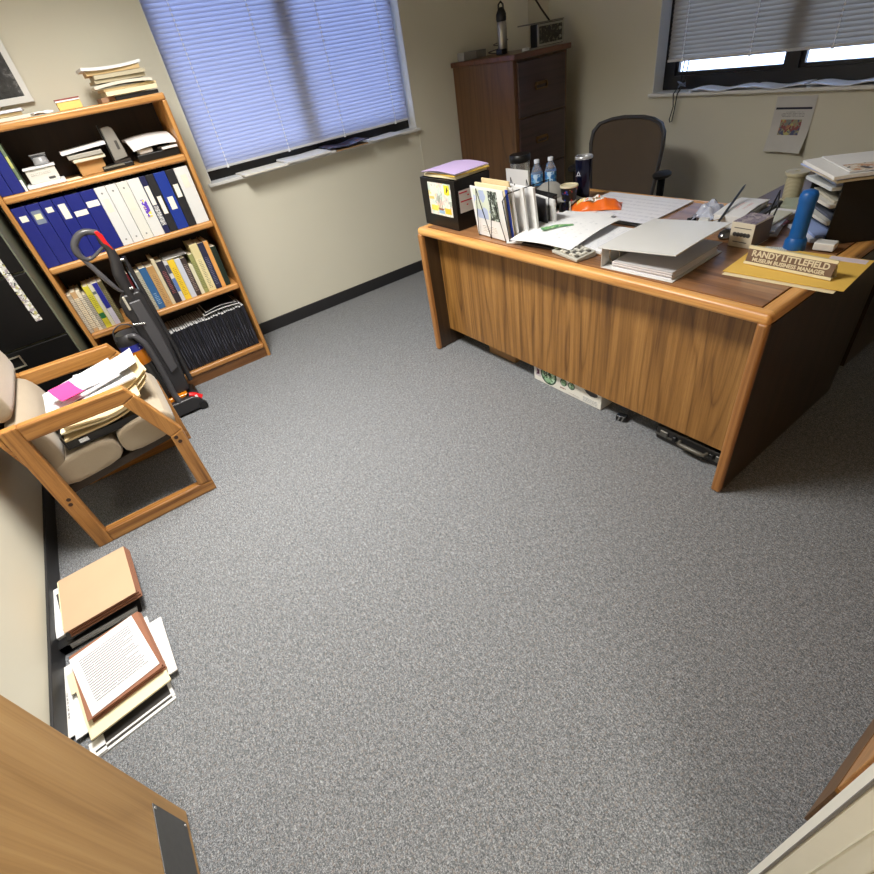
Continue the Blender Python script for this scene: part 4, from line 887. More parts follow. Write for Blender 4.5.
# ---------------------------------------------------------------- under the desk
bx_ = thing('device_box', 'white retail box with green circles lying under the desk', 'box', (1.606, 1.483, 0), .02)
MB().bx(.006, .26, -.225, .225, 0.001, .105).build('carton', M('white_gloss_card', (226, 224, 216), .45, var=.02), bx_, bevel=.002)
def disc(nm, y, z, r, mat, n=24, d=.0): MB().cyl((.0055 - d, y, z), (.0065, y, z), r, n=n).build(nm, mat, bx_)
gd, gl = M('dark_green_ink', (30, 62, 44), .5), blotches('green_photo', (140, 176, 140), ((60, 96, 66), (190, 214, 190)), 60, .45)
disc('printed_circle', .118, .062, .056, gd); disc('printed_photo', .118, .062, .047, gl, d=.0006)
disc('printed_circle', .015, .062, .022, gd); disc('printed_photo', .015, .062, .017, gl, d=.0006)
disc('printed_circle', -.038, .062, .022, gd); disc('printed_photo', -.038, .062, .017, gl, d=.0006)
text('printed_number', '84', .05, M('black_ink', (26, 28, 26), .5), bx_, (.0045, .125, .068), NEGX)
text('printed_word', 'smart', .016, M('red_brown_ink', (130, 60, 60), .5), bx_, (.0052, .018, .027), NEGX)
MB().bx(.0052, .0062, -.09, -.02, .012, .018).build('printed_lines', paper_text('box_lines', (226, 224, 216), (120, 100, 96), .0035, .2, .2, axis='yz'), bx_)
MB().bx(.0052, .0062, -.205, -.115, .010, .040).build('printed_lines', paper_text('box_lines2', (222, 222, 218), (110, 110, 112), .008, .3, .2, axis='yz'), bx_)
mb = MB(); mb.prism([(-.12, .08), (-.135, .066), (-.16, .056), (-.185, .058), (-.20, .066), (-.205, .078), (-.18, .09)], 'x', .0050, .0064); mb.build('printed_device', M('dark_print2', (66, 64, 66), .5), bx_)
MB().bx(.0052, .0062, .175, .215, .03, .085).build('printed_panel', M('pale_print', (196, 190, 192), .5), bx_)
MB().prism([(.185, .07), (.205, .08), (.198, .055), (.208, .04), (.186, .045)], 'x', .0045, .0055).build('printed_mark', M('plum_ink', (96, 50, 80), .5), bx_)
bc2 = thing('briefcase', 'black hard briefcase lying under the desk near its right end', 'briefcase', (1.618, .79, 0), .02); 
MB().bx(.005, .36, -.155, .165, .004, .075).build('shell', M('black_leatherette', (28, 27, 27), .45), bc2, bevel=.008, seg=3)
MB().bx(.002, .008, -.157, .167, .028, .036).build('metal_rim', M('dull_steel', (120, 118, 112), .4, .8), bc2)
MB().tube([(.004, .05, .045), (-.014, .045, .045), (-.016, .03, .045), (-.016, -.05, .045), (-.014, -.065, .045), (.004, -.07, .045)], [.008, .008, .010, .010, .008, .008], 10).build('handle', M('grey_grip', (84, 80, 72), .4), bc2, smooth=True)
for yy in (.125, -.125): MB().box((.002, yy, .045), (.008, .035, .03)).build('latch', M('dull_steel', (120, 118, 112), .4, .8), bc2, bevel=.002)
for yy in (.075, -.09): MB().box((.000, yy, .045), (.010, .018, .024)).build('handle_mount', M('black_plastic', (20, 20, 21), .35), bc2, bevel=.002)
hp = thing('floor_clip', 'small black and steel clip on the carpet under the desk edge', 'clip', (1.625, 1.14, 0), .3)
MB().box((0, 0, .016), (.035, .05, .03)).build('clip_body', M('black_plastic', (20, 20, 21), .35), hp, bevel=.006)
for yy in (-.010, .008): MB().box((-.019, yy, .018), (.004, .006, .026), 0, .3).build('steel_tab', M('steel', (190, 190, 188), .3, 1), hp)
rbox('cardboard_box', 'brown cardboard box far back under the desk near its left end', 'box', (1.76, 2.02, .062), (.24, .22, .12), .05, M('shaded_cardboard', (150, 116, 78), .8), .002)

# ---------------------------------------------------------------- things on the desk
Z = .7505
# black file box
fb = thing('file_box', 'black file box with stickers at the left end of the desk', 'box', (1.64, 2.29, Z)); o = fb.location
mk_ = M('black_box_plastic', (14, 14, 15), .35)
b = MB(o); b.bx(1.527, 1.752, 2.143, 2.150, Z + .007, .985); b.bx(1.527, 1.752, 2.438, 2.445, Z + .007, .985); b.bx(1.527, 1.534, 2.150, 2.438, Z + .007, .985); b.bx(1.745, 1.752, 2.150, 2.438, Z + .007, .985); b.bx(1.527, 1.752, 2.143, 2.445, Z, Z + .007)
b.build('box_shell', mk_, fb, bevel=.001)
st_ = MB(o).bx(1.5258, 1.5272, 2.180, 2.378, .812, .968).build('picture_sticker', blotches('sticker_art', (232, 230, 218), ((244, 226, 130), (206, 222, 214), (234, 208, 200), (176, 186, 176)), 30, .42), fb)
MB(o).bx(1.5250, 1.5259, 2.190, 2.235, .918, .962).build('yellow_square', M('sticker_yellow', (240, 226, 60), .5), st_)
MB(o).prism([(2.218, .925), (2.210, .958), (2.204, .948), (2.200, .940)], 'x', 1.5246, 1.5251).build('sticker_mark', M('sticker_dark', (80, 70, 30), .5), st_)
for (y0, y1, z0, z1, c_) in ((2.19, 2.245, .825, .852, (246, 196, 60)), (2.31, 2.365, .832, .858, (232, 220, 96)), (2.25, 2.30, .822, .838, (150, 186, 214)), (2.33, 2.375, .888, .900, (238, 206, 110))):
    MB(o).bx(1.5250, 1.5259, y0, y1, z0, z1).build('sticker_patch', M('patch_%d%d%d' % c_, c_, .5), st_)
MB(o).prism([(2.252, .848), (2.305, .848), (2.295, .838), (2.262, .838)], 'x', 1.5248, 1.5256).build('sticker_ship_hull', M('hull_brown', (150, 96, 70), .5), st_)
for yy in (2.265, 2.280, 2.293): MB(o).bx(1.5248, 1.5256, yy, yy + .003, .848, .905).build('sticker_mast', M('mast_grey', (140, 140, 120), .5), st_)
s2_ = MB(o).bx(1.548, 1.655, 2.1418, 2.1432, .832, .936).build('label_sheet', M('grey_label', (206, 202, 198), .6), fb)
for z0, x0, x1 in ((.922, 1.55, 1.60), (.882, 1.555, 1.65), (.862, 1.59, 1.60), (.905, 1.60, 1.61)):
    MB(o).bx(x0, x1, 2.1410, 2.1419, z0, z0 + .006).build('red_line', M('red_ink', (196, 60, 76), .5), s2_)
tag(MB().box((0, 0, 0), (.20, .27, .012)).build('paper_bundle', m_manila2, None, loc=(1.65, 2.295, .992), rz=.02), 'cream papers resting on the rim of the black file box', 'papers')
tag(MB().box((0, 0, 0), (.215, .26, .006)).build('yellow_folder', M('golden_folder', (232, 194, 84), .7), None, loc=(1.658, 2.282, 1.0015), rz=-.06), 'golden yellow folder under the lilac sheets', 'folder')
loose('lilac_paper', 'lilac paper lying uppermost on the black file box', 'paper', .225, .27, (1.645, 2.290, 1.0125), .05, M('lilac_paper', (200, 178, 222), .75, var=.04), lambda x, y: .008 * math.cos(y * 13), .002)
tag(MB().box((0, 0, 0), (.215, .26, .004)).build('white_paper', m_paper, None, loc=(1.656, 2.288, 1.0075), rz=.03), 'white paper between the lilac sheet and the golden folder', 'paper')

# wire sorter
ws = thing('wire_sorter', 'black zigzag wire file sorter full of papers on the desk front', 'file sorter', (1.60, 1.89, Z), -.06); wire = M('black_wire', (30, 30, 34), .4, .5)
for k, x in enumerate((-.068, .005, .065, .135)):
    z1 = .225 - .0 * k
    MB().tube([(x, .10, .003), (x - .028, .055, z1), (x, .0, .003), (x - .028, -.06, z1), (x, -.115, .003)], .0022, 6).build('wire_divider', wire, ws)
MB().tube([(-.068, .10, .003), (.15, .10, .003)], .0022, 6).build('base_rail', wire, ws)
MB().tube([(-.068, -.115, .003), (.15, -.115, .003)], .0022, 6).build('base_rail', wire, ws)
MB().tube([(-.055, -.125, .005), (-.085, -.125, .19), (-.06, -.13, .215), (.15, -.16, .225), (.16, -.15, .005)], .0028, 6).build('side_wire', wire, ws, smooth=True)
def stand(name, label, cat, x, y, w_, h, mat, t_=.004, tilt=-.10, rz=-.24, z=Z + .004):
    """upright sheet facing -X"""
    mb = MB(); mb.bx(-t_ / 2, t_ / 2, -w_ / 2, w_ / 2, 0, h)
    return tag(mb.build(name, mat, None, loc=(x, y, z + abs(math.sin(tilt)) * t_), rz=(0, tilt, rz)), label, cat)
pc = thing('picture_brochure', 'brochure with a blue and dark photo facing the room in the wire sorter', 'brochure', (1.545, 1.895, Z + .004), 0); pc.rotation_euler = (0, -.12, -.04)
MB().bx(-.002, .002, -.125, .115, 0, .228).build('sheet', m_paper, pc)
MB().bx(-.0028, -.002, -.012, .098, .085, .218).build('pale_photo', blotches('sky_photo', (176, 190, 222), ((206, 214, 232), (214, 222, 206)), 12, .5), pc)
MB().bx(-.0028, -.002, -.078, -.014, .085, .218).build('dark_photo', blotches('tree_photo', (120, 132, 120), ((44, 52, 48), (196, 206, 200), (60, 66, 60)), 60, .45), pc)
MB().bx(-.0028, -.002, -.04, .065, .02, .055).build('printed_text', paper_text('brochure_text', (236, 234, 230), (150, 146, 146), .008, .2, .2, axis='yz'), pc)
rr = [('cream_envelope', 'cream folder edge right behind the picture brochure in the sorter', 1.572, 1.885, .235, .236, m_manila2, .007), ('white_envelope', 'white envelope leaning behind the cream folder in the sorter', 1.590, 1.875, .24, .228, m_paper, .006),
      ('manila_folder', 'manila folder with raised tab in the middle of the wire sorter', 1.612, 1.90, .20, .246, m_manila, .006), ('blue_folder', 'thin blue edged folder showing at the right of the wire sorter', 1.560, 1.770, .016, .226, M('royal_blue_card', (44, 70, 170), .5), .004),
      ('white_folder', 'white folder between the blue edged one and the last envelope in the sorter', 1.628, 1.840, .22, .224, m_paper, .010), ('white_envelope', 'white envelope at the back of the wire sorter', 1.665, 1.815, .22, .215, m_paper, .012)]
for nm, lb, x, y, w_, h, mt, tt in rr: stand(nm, lb, nm.split('_')[1], x, y, w_, h, mt, tt, -.12, -.04)
stand('white_card', 'white card standing beyond the wire sorter near the bottles', 'card', 1.965, 2.165, .17, .185, m_paper, .004, -.05, 0)
stand('grey_folder', 'dark grey folder standing to the right of the wire sorter', 'folder', 1.745, 1.80, .19, .15, M('dark_grey_card', (60, 60, 64), .6), .004)
stand('white_booklet', 'white booklet standing low at the right end of the wire sorter', 'booklet', 1.775, 1.775, .19, .14, m_paper, .010)

# jar, bottles, cups
t_ = thing('plastic_jar', 'clear plastic jar with a wide black lid behind the papers on the desk', 'jar', (2.205, 2.41, Z))
clr = M('clear_plastic', (214, 218, 220), .12, trans=.85, var=.02)
MB().lathe([(0, 0), (.052, 0), (.056, .01), (.056, .155), (.053, .16), (0, .16)], 0, 0).build('jar_body', clr, t_, smooth=True)
MB().lathe([(0, .16), (.060, .16), (.062, .165), (.062, .190), (.058, .197), (0, .197)], 0, 0).build('jar_lid', M('black_plastic', (20, 20, 21), .35), t_, smooth=True)
m_pet = M('bottle_plastic', (200, 214, 235), .08, trans=.8, var=.02)
def water_bottle(x, y, label):
    r = thing('water_bottle', label, 'bottle', (x, y, Z), 0, 'water bottles on the desk')
    MB().lathe([(0, 0), (.028, 0), (.031, .01), (.030, .06), (.031, .12), (.030, .145), (.022, .170), (.0125, .188), (.0125, .192), (0, .192)], 0, 0, 24).build('bottle_body', m_pet, r, smooth=True)
    MB().lathe([(0, .192), (.0145, .192), (.0145, .206), (.013, .209), (0, .209)], 0, 0, 20).build('cap', M('white_cap', (214, 218, 228), .4), r, smooth=True)
    MB().lathe([(.0315, .085), (.0318, .087), (.0318, .140), (.0315, .142)], 0, 0, 24).build('bottle_label', blotches('bottle_print', (60, 130, 190), ((130, 190, 230), (40, 90, 170), (190, 214, 236)), 30, .42, .4), r, smooth=True)
    return r
water_bottle(2.082, 2.146, 'left water bottle with red and blue label on the desk'); water_bottle(2.150, 2.112, 'right water bottle with blue label on the desk')
t_ = thing('navy_tumbler', 'tall navy steel tumbler with white logo on the desk', 'tumbler', (2.20, 1.927, Z))
MB().lathe([(0, 0), (.030, 0), (.033, .006), (.044, .195), (.0445, .205), (.041, .206), (.040, .195), (0, .195)], 0, 0, 32).build('tumbler_body', M('navy_enamel', (14, 18, 44), .22, .3), t_, smooth=True)
MB().lathe([(.0445, .200), (.0455, .203), (.0455, .209), (.043, .213), (.038, .213), (.036, .204), (0, .204)], 0, 0, 32).build('lid', M('clear_lid', (170, 172, 176), .2, .4), t_, smooth=True)
for (yy, zz, a) in ((.004, .135, .4), (-.008, .137, -.5), (-.002, .128, 1.5)):
    MB().box((-.0405, yy, zz), (.001, .004, .026), 0, a).build('printed_logo', M('white_ink', (206, 210, 220), .5), t_)
MB().box((-.024, .031, .13), (.001, .006, .026), -.95).build('printed_logo', M('white_ink', (206, 210, 220), .5), t_)
t_ = thing('patterned_cup', 'black paper cup with colourful print and cream rim on the desk', 'cup', (2.079, 1.913, Z))
MB().lathe([(0, 0), (.031, 0), (.043, .098), (.044, .10), (.041, .10), (.030, .006), (0, .006)], 0, 0, 28).build('cup_body', blotches('cup_print', (26, 24, 26), ((30, 30, 34), (196, 60, 60), (60, 80, 180), (210, 190, 90)), 34, .36, .5), t_, smooth=True)
MB().lathe([(.0415, .097), (.046, .098), (.047, .102), (.045, .106), (.041, .106), (.040, .10)], 0, 0, 28).build('cup_rim', M('cream_rim', (222, 212, 180), .6), t_, smooth=True)
# grey cap
t_ = thing('baseball_cap', 'crumpled grey fabric cap lying behind the cup', 'cap', (2.075, 2.045, Z)); m_cap = fabric('grey_cap_cloth', (150, 148, 142))
MB().lathe([(.085, 0), (.087, .02), (.082, .05), (.066, .082), (.040, .102), (.015, .110), (0, .111)], 0, 0, 24, mat=Matrix.Diagonal((1, 1.05, 1, 1))).build('crown', m_cap, t_, smooth=True)
MB().sheet(.15, .11, lambda x, y: .045 - 3.6 * x * x - .25 * max(0, -y), .004, 10, 8, mat=Matrix.Rotation(.2, 4, 'Z') @ Matrix.Translation((0, -.115, .0)), shape=lambda x, y: (x * (1 - max(0, -y) * 5.5), y)).build('brim', m_cap, t_, smooth=True)
# black mesh organiser
mo = thing('mesh_organizer', 'dark wire mesh organizer between the sorter and the cup', 'organizer', (1.93, 1.985, Z), -.15)
t = NT('wire_mesh_black'); tr = t.n('ShaderNodeBsdfTransparent'); mx = t.n('ShaderNodeMixShader'); spz = t.n('ShaderNodeSeparateXYZ'); t.l(t.co((1, 1, 1)), spz.inputs[0])
g1 = t.math('GREATER_THAN', t.math('FRACT', t.math('MULTIPLY', t.math('ADD', t.math('ADD', spz.outputs[0], spz.outputs[1]), 5), 260)), .45); g2 = t.math('GREATER_THAN', t.math('FRACT', t.math('MULTIPLY', t.math('ADD', spz.outputs[2], 5), 260)), .45)
t.b.inputs['Base Color'].default_value = (.03, .03, .034, 1); t.b.inputs['Metallic'].default_value = .4
t.l(t.math('MULTIPLY', t.math('MULTIPLY', g1, g2), .75), mx.inputs[0]); t.l(t.b.outputs[0], mx.inputs[1]); t.l(tr.outputs[0], mx.inputs[2]); t.l(mx.outputs[0], t.t.nodes['Material Output'].inputs[0])
MB().bx(-.05, .05, -.09, .09, .002, .004).bx(-.051, -.049, -.09, .09, .004, .07).bx(.049, .051, -.09, .09, .004, .09).bx(-.05, .05, -.091, -.089, .004, .08).bx(-.05, .05, .089, .091, .004, .08).build('mesh_wall', t.m, mo)
MB().tube([(-.05, -.09, .07), (-.05, .09, .07), (.05, .09, .09), (.05, -.09, .09), (-.05, -.09, .07)], .003, 8).build('rim', wire, mo)
# sunglasses-like black pouch
t_ = thing('glasses_case', 'shiny black folded pouch in front of the cup', 'pouch', (2.0, 1.87, Z), .75)
MB().prism([(-.10, 0), (.06, 0), (.10, .012), (.085, .035), (.0, .028), (-.09, .012)], 'y', -.025, .025, mat=None).build('pouch_body', M('shiny_black', (14, 14, 16), .18), t_, bevel=.006, seg=3)
MB().tube([(-.08, -.028, .016), (0, -.03, .03), (.07, -.028, .034)], .004, 8).build('piping', M('cream_piping', (190, 184, 166), .5), t_, smooth=True)

# calendar pad, maps, papers
cal = thing('desk_calendar', 'large paper desk calendar pad in the middle of the desk', 'calendar', (2.16, 1.63, Z), .035)
MB().bx(-.19, .205, -.235, .235, 0, .006).build('pad', m_paper, cal, bevel=.001)
MB().bx(-.19, .205, -.235, .235, .006, .0066).build('top_sheet', paper_text('calendar_grid', (232, 232, 238), (206, 207, 216), .045, .22, .17, axis='y', dens=.5, seed=7.), cal)
MB().bx(-.20, -.17, -.24, .24, .0, .0075).build('black_holder_strip', M('black_plastic', (20, 20, 21), .35), cal, bevel=.001)
# orange bag
t_ = thing('snack_bag', 'crumpled orange snack bag lying on the desk calendar', 'snack bag', (2.10, 1.755, Z + .0075), -.95)
m_or = M('orange_foil', (240, 112, 30), .3, var=.1)
def bagz(x, y):
    e = max(0, 1 - (abs(x) / .125) ** 3) * max(0, 1 - (abs(y) / .065) ** 2)
    return .046 * e + .006 * math.sin(x * 75 + y * 50) * e + .005 * math.sin(y * 120 - x * 50) * e + .003 * math.sin(x * 160) * e
vsb = MB(); vsb.sheet(.25, .125, bagz, .001, 26, 16); vsb.build('bag_front', m_or, t_, smooth=True)
MB().sheet(.09, .055, lambda x, y: bagz(x + .0, y) + .0022, .0006, 10, 8, mat=None).build('printed_logo', blotches('bag_logo', (240, 236, 230), ((236, 120, 40), (240, 238, 236), (130, 100, 60)), 42, .45), t_, smooth=True)
MB().sheet(.045, .05, lambda x, y: bagz(x - .07, y) + .0022, .0006, 8, 8, mat=Matrix.Translation((-.07, 0, 0))).build('printed_patch', blotches('bag_patch', (240, 220, 130), ((90, 70, 150), (236, 232, 236), (236, 190, 70)), 50, .45), t_, smooth=True)
# maps
m_map = paper_text('map_sheet', (236, 237, 238), (186, 190, 196), .03, .13, .12, dens=.62, seed=11.)
mp_ = thing('map_sheet', 'large white sheet with a green map strip on the desk front left of centre', 'map', (1.72, 1.605, Z + .028), .12)
def mz(x, y): return .012 * math.sin(x * 8 + 1) + .006 * math.cos(y * 11) + .004
MB().sheet(.37, .33, mz, .0015, 14, 12).build('sheet', m_map, mp_, smooth=True)
gs = MB(); gs.sheet(.034, .21, lambda x, y: mz(x * .68 + y * .73, y * -.68 + x * .73) + .004, .0004, 4, 10, mat=Matrix.Rotation(.82, 4, 'Z'), shape=lambda x, y: (x * (.35 + .65 * max(0, min(1, (y + .085) / .1))) + .004 * math.sin(y * 60), y)); 
gs.build('green_map_strip', blotches('map_green', (120, 170, 110), ((90, 150, 90), (170, 200, 150), (60, 130, 100)), 50, .45), mp_, smooth=True)
loose('white_sheet', 'white sheet with a bent corner reaching the calendar on the desk', 'paper', .28, .26, (1.86, 1.67, Z + .016), .22, m_map, lambda x, y: .003 * math.sin(x * 14), .002)
loose('white_sheet', 'pinkish white sheet partly under the orange bag', 'paper', .14, .20, (2.00, 1.79, Z + .009), .3, M('pinkish_paper', (238, 222, 218), .8), None, .001)
pb_ = thing('document_stack', 'stack of white papers with a tan backing between map and white binder', 'papers', (1.76, 1.425, Z), .06)
MB().bx(-.14, .145, -.095, .11, .0, .005).build('tan_backing', M('tan_backing', (206, 176, 146), .7), pb_)
MB().bx(-.14, .15, -.095, .11, .005, .014).build('page_block', m_paper, pb_)
MB().bx(-.14, .15, -.095, .11, .014, .0146).build('top_page', paper_text('stack_top_page', (234, 235, 238), (170, 174, 190), .013, .12, .085, dens=.5, seed=15.), pb_)
rbox('black_folder', 'black folder under the map sheet at the desk front', 'folder', (1.628, 1.60, Z + .006), (.14, .22, .010), .12, M('black_vinyl', (24, 24, 26), .4), .002)
rbox('white_notepad', 'white notepad peeking out under the map beside the wire sorter', 'notepad', (1.60, 1.765, Z + .004), (.12, .10, .007), .5, m_paper, .001)
ca = thing('desk_calculator', 'grey white calculator at the front edge of the desk', 'calculator', (1.572, 1.425, Z), -.18)
MB().prism([(-.04, 0), (.055, 0), (.055, .024), (-.04, .012)], 'y', -.085, .085).build('calculator_body', M('calculator_grey', (176, 174, 164), .5), ca, bevel=.003)
for i in range(4):
    for j in range(6): MB().box((-.026 + .019 * i, -.068 + .024 * j * .8 - .0, .0185 + .0024 * i), (.013, .014, .005)).build('key', M('key_light', (214, 212, 202), .5) if (i + j) % 3 else M('key_dark', (92, 90, 86), .5), ca)
MB().box((.002, .065, .022), (.07, .03, .006)).build('display', M('lcd', (120, 128, 110), .25), ca)

# white open binder
wb = thing('open_ring_binder', 'large white ring binder with raised cover at the desk front', 'binder', (1.528, 1.238, Z), .065)
# local x: into the desk, local -y: towards the right end
L_, W_b, H_b = .335, .295, .082
MB().bx(0, L_, -.003, 0, 0, H_b).build('spine', whitev, wb, bevel=.001)
MB().bx(0, L_, -W_b, -.003, 0, .003).build('bottom_cover', whitev, wb, bevel=.001)
MB().sheet(L_ + .03, W_b + .012, lambda x, y: H_b + .006 - .020 * (y / W_b) - .05 * 0 + .004 * math.cos(x * 8), .0035, 10, 12, mat=Matrix.Translation(((L_) / 2, -(W_b) / 2, 0))).build('top_cover', whitev, wb, smooth=True)
pgs = MB(); rnd = random.Random(11)
for k in range(6):
    j, j2 = rnd.uniform(-.006, .006), rnd.uniform(-.008, .004); pgs.bx(.015 + j, L_ - .02 + j, -W_b + .014 + j2, -.04 + j2, .0035 + k * .0042, .0035 + k * .0042 + .0036)
pgs.build('pages', M('page_block_white', (230, 228, 232), .8), wb)
MB().bx(.01, L_ + .01, -W_b + .01, -.05, .0295, .032).build('divider_sheet', M('grey_page', (196, 196, 200), .7), wb)
for xx in (.05, .165, .28):
    MB().tube([(xx, -.024 + .022 * math.cos(a * PI / 8), .038 + .032 * math.sin(a * PI / 8)) for a in range(17)], .0018, 6).build('ring', M('chrome', (200, 200, 196), .22, 1), wb, smooth=True)
MB().bx(.03, .30, -.034, -.014, .003, .007).build('ring_plate', M('chrome', (200, 200, 196), .22, 1), wb)

# envelopes and name plate
ev = thing('golden_envelope', 'golden yellow envelope under the name plate on the desk corner', 'envelope', (1.865, .70, Z + .0018), .10)
MB().sheet(.27, .355, lambda x, y: .002 + .012 * max(0, -y - .08) ** 1.2, .0022, 10, 12).build('envelope_body', M('golden_kraft', (234, 192, 92), .6, var=.04), ev, smooth=True)
MB().bx(.092, .127, -.165, -.06, .0050, .0058).build('address_label', M('lilac_label', (226, 212, 220), .6), ev)
loose('cream_envelope', 'pale cream envelope beneath the golden one on the desk corner', 'envelope', .27, .33, (1.847, .705, Z), .10, m_manila2, None, .0015)
rbox('sticky_note', 'grey lined note lying behind the name plate', 'note', (1.968, .822, Z + .0068), (.05, .07, .002), .3, paper_text('note_lines', (206, 208, 200), (130, 134, 130), .006, .2, .2, seed=8.), .0004)
np_ = thing('name_plate', 'brown engraved desk name plate in a cream holder on the desk corner', 'name plate', (1.812, .705, Z + .0065), -.01)
MB().bx(-.012, .030, -.136, .136, .0, .004).build('holder_foot', M('cream_metal', (226, 214, 176), .3, .2), np_, bevel=.001)
pr = [(-.012, .004), (-.008, .004), (.006, .056), (.002, .056)]
MB().prism([(a, b_) for a, b_ in pr], 'y', -.134, .134).build('plate', M('brown_engraving_plate', (112, 86, 66), .4), np_)
MB().prism([(-.015, .003), (-.008, .003), (-.006, .010), (-.013, .010)], 'y', -.137, .137).build('bottom_rail', M('cream_metal', (226, 214, 176), .3, .2), np_)
MB().prism([(-.001, .050), (.008, .052), (.010, .059), (.001, .059)], 'y', -.137, .137).build('top_rail', M('cream_metal', (236, 230, 206), .3, .2), np_)
MB().prism([(.003, .055), (.007, .055), (.030, .003), (.026, .003)], 'y', -.134, .134).build('back_support', M('cream_metal', (226, 214, 176), .3, .2), np_)
tilt = math.atan2(.052, .014)
mt_ = M('engraved_cream', (214, 202, 172), .5)
RT = Matrix(((0, math.cos(tilt), -math.sin(tilt)), (-1, 0, 0), (0, math.sin(tilt), math.cos(tilt)))).to_euler()
text('engraved_name', 'RANDY LITTLEFIELD', .0265, mt_, np_, (-.0032, 0, .0372), RT, .0006, sx=1.0, bold=.0008)
text('engraved_title', 'MUSEUM BUSINESS MANAGER', .0165, mt_, np_, (-.0085, 0, .0185), RT, .0006, sx=1.02, bold=.0006)

# small printed box
sb = thing('tissue_box', 'small cream printed paper cube in the middle of the desk right half', 'box', (1.948, .985, Z), -.02)
MB().bx(0, .12, -.085, 0, 0, .088).build('paper_block', M('cream_block', (222, 214, 194), .7), sb, bevel=.001)
MB().bx(.002, .118, -.083, -.002, .088, .0895).build('patterned_top', blotches('top_pattern', (136, 124, 134), ((104, 92, 110), (170, 160, 160)), 40, .45), sb)
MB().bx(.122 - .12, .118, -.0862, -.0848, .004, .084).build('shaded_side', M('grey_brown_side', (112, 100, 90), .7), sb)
dk = M('grey_ink', (96, 94, 92), .6)
for i in range(5): MB().lathe([(.0065, 0), (.0078, 0), (.0078, .0006), (.0065, .0006), (.0065, 0)], 0, 0, 16, mat=Matrix.Translation((-.0003, -.018 - i * .0125, .046)) @ Matrix.Rotation(-PI / 2, 4, 'Y')).build('printed_ring', dk, sb)
MB().bx(-.0008, .0002, -.075, -.012, .068, .0705).build('printed_line', dk, sb); MB().bx(-.0008, .0002, -.068, -.016, .018, .0205).build('printed_line', dk, sb)

# clutter behind the binder
rbox('black_phone', 'flat black phone behind the raised binder cover', 'phone', (2.075, 1.28, Z + .006), (.06, .12, .011), .3, M('black_glass', (12, 12, 14), .12), .003)
cl = thing('clear_wrapper', 'crinkled clear plastic wrapper among the clutter behind the white binder', 'wrapper', (2.20, 1.215, Z), .3)
t = NT('crinkled_film'); nzz = t.noise(t.co(), 40, 3); t.l(t.mix(nzz, srgb(150, 160, 190), srgb(236, 240, 250)), t.b.inputs['Base Color']); t.b.inputs['Roughness'].default_value = .12; t.b.inputs['Alpha'].default_value = .6; t.bump(nzz, .8, .01)
MB().sheet(.13, .12, lambda x, y: .055 * max(0, 1 - (abs(x) / .065) ** 2) * max(0, 1 - (abs(y) / .06) ** 2) + .012 * math.sin(x * 110) * math.cos(y * 90) + .012, .001, 16, 16).build('film', t.m, cl, smooth=False)
rbox('white_cube', 'small white plug block beside the clear wrapper', 'plug', (2.105, 1.185, Z + .014), (.045, .04, .027), .4, M('white_plastic', (222, 222, 220), .35), .004)
rbox('cream_pad', 'small cream notepad between phone and wrapper', 'notepad', (2.02, 1.235, Z + .006), (.05, .07, .011), .2, m_manila2, .001)
rbox('paper_stack_right', 'white paper pile with printed top behind the printed cube', 'papers', (2.235, 1.105, Z + .024), (.24, .11, .046), .10, m_paper, .001)
loose('printed_sheet', 'white page with pink heading leaning on the paper pile', 'paper', .25, .115, (2.24, 1.108, Z + .050), .10, paper_text('pink_heading', (232, 232, 234), (214, 150, 150), .03, .05, .03, dens=.5, seed=20.), lambda x, y: .004 * math.cos(x * 20), .0012)
rbox('black_file', 'thin dark file standing between the paper piles', 'file', (2.30, 1.035, Z + .016), (.26, .022, .030), .10, M('dark_grey_card', (60, 60, 64), .6), .001)
rbox('paper_bundle', 'second lower bundle of white papers next to the desk return', 'papers', (2.255, .972, Z + .013), (.20, .085, .024), .06, m_paper, .001)
pn = MB(); pn.tube([(1.995, 1.085, Z + .018), (2.31, 1.155, Z + .10), (2.335, 1.160, Z + .1065)], [.005, .005, .0015], 8)
tag(pn.build('black_pencil', M('black_lacquer', (18, 17, 17), .3), None, smooth=True), 'long black pencil slanting up over the paper piles', 'pencil')
ky = thing('key_bunch', 'bunch of brass and steel keys near the printed cube', 'keys', (2.075, 1.115, Z))
for i in range(4):
    MB().box((.012 * i - .02, .01 * (i % 2), .008 + .009 * i), (.055, .012, .003), .5 + i * .7, .3).build('key', M('brass', (190, 150, 80), .3, .9) if i % 2 else M('steel', (190, 190, 188), .3, 1), ky, bevel=.0008)
MB().lathe([(.012, 0), (.014, .001), (.014, .003), (.012, .004), (.010, .002)], 0, 0, 20, mat=Matrix.Translation((-.02, 0, .0))).build('key_ring', M('steel', (190, 190, 188), .3, 1), ky, smooth=True)
ms = MB(); ms.lathe([(0, 0), (.026, 0), (.030, .008), (.026, .022), (.012, .032), (0, .034)], 0, 0, 24, mat=Matrix.Diagonal((1.3, .9, 1, 1)))
tag(ms.build('chrome_paperweight', M('smoked_chrome', (110, 108, 104), .12, .9), None, smooth=True, loc=(2.02, 1.035, Z)), 'shiny dark rounded paperweight left of the printed cube', 'paperweight')
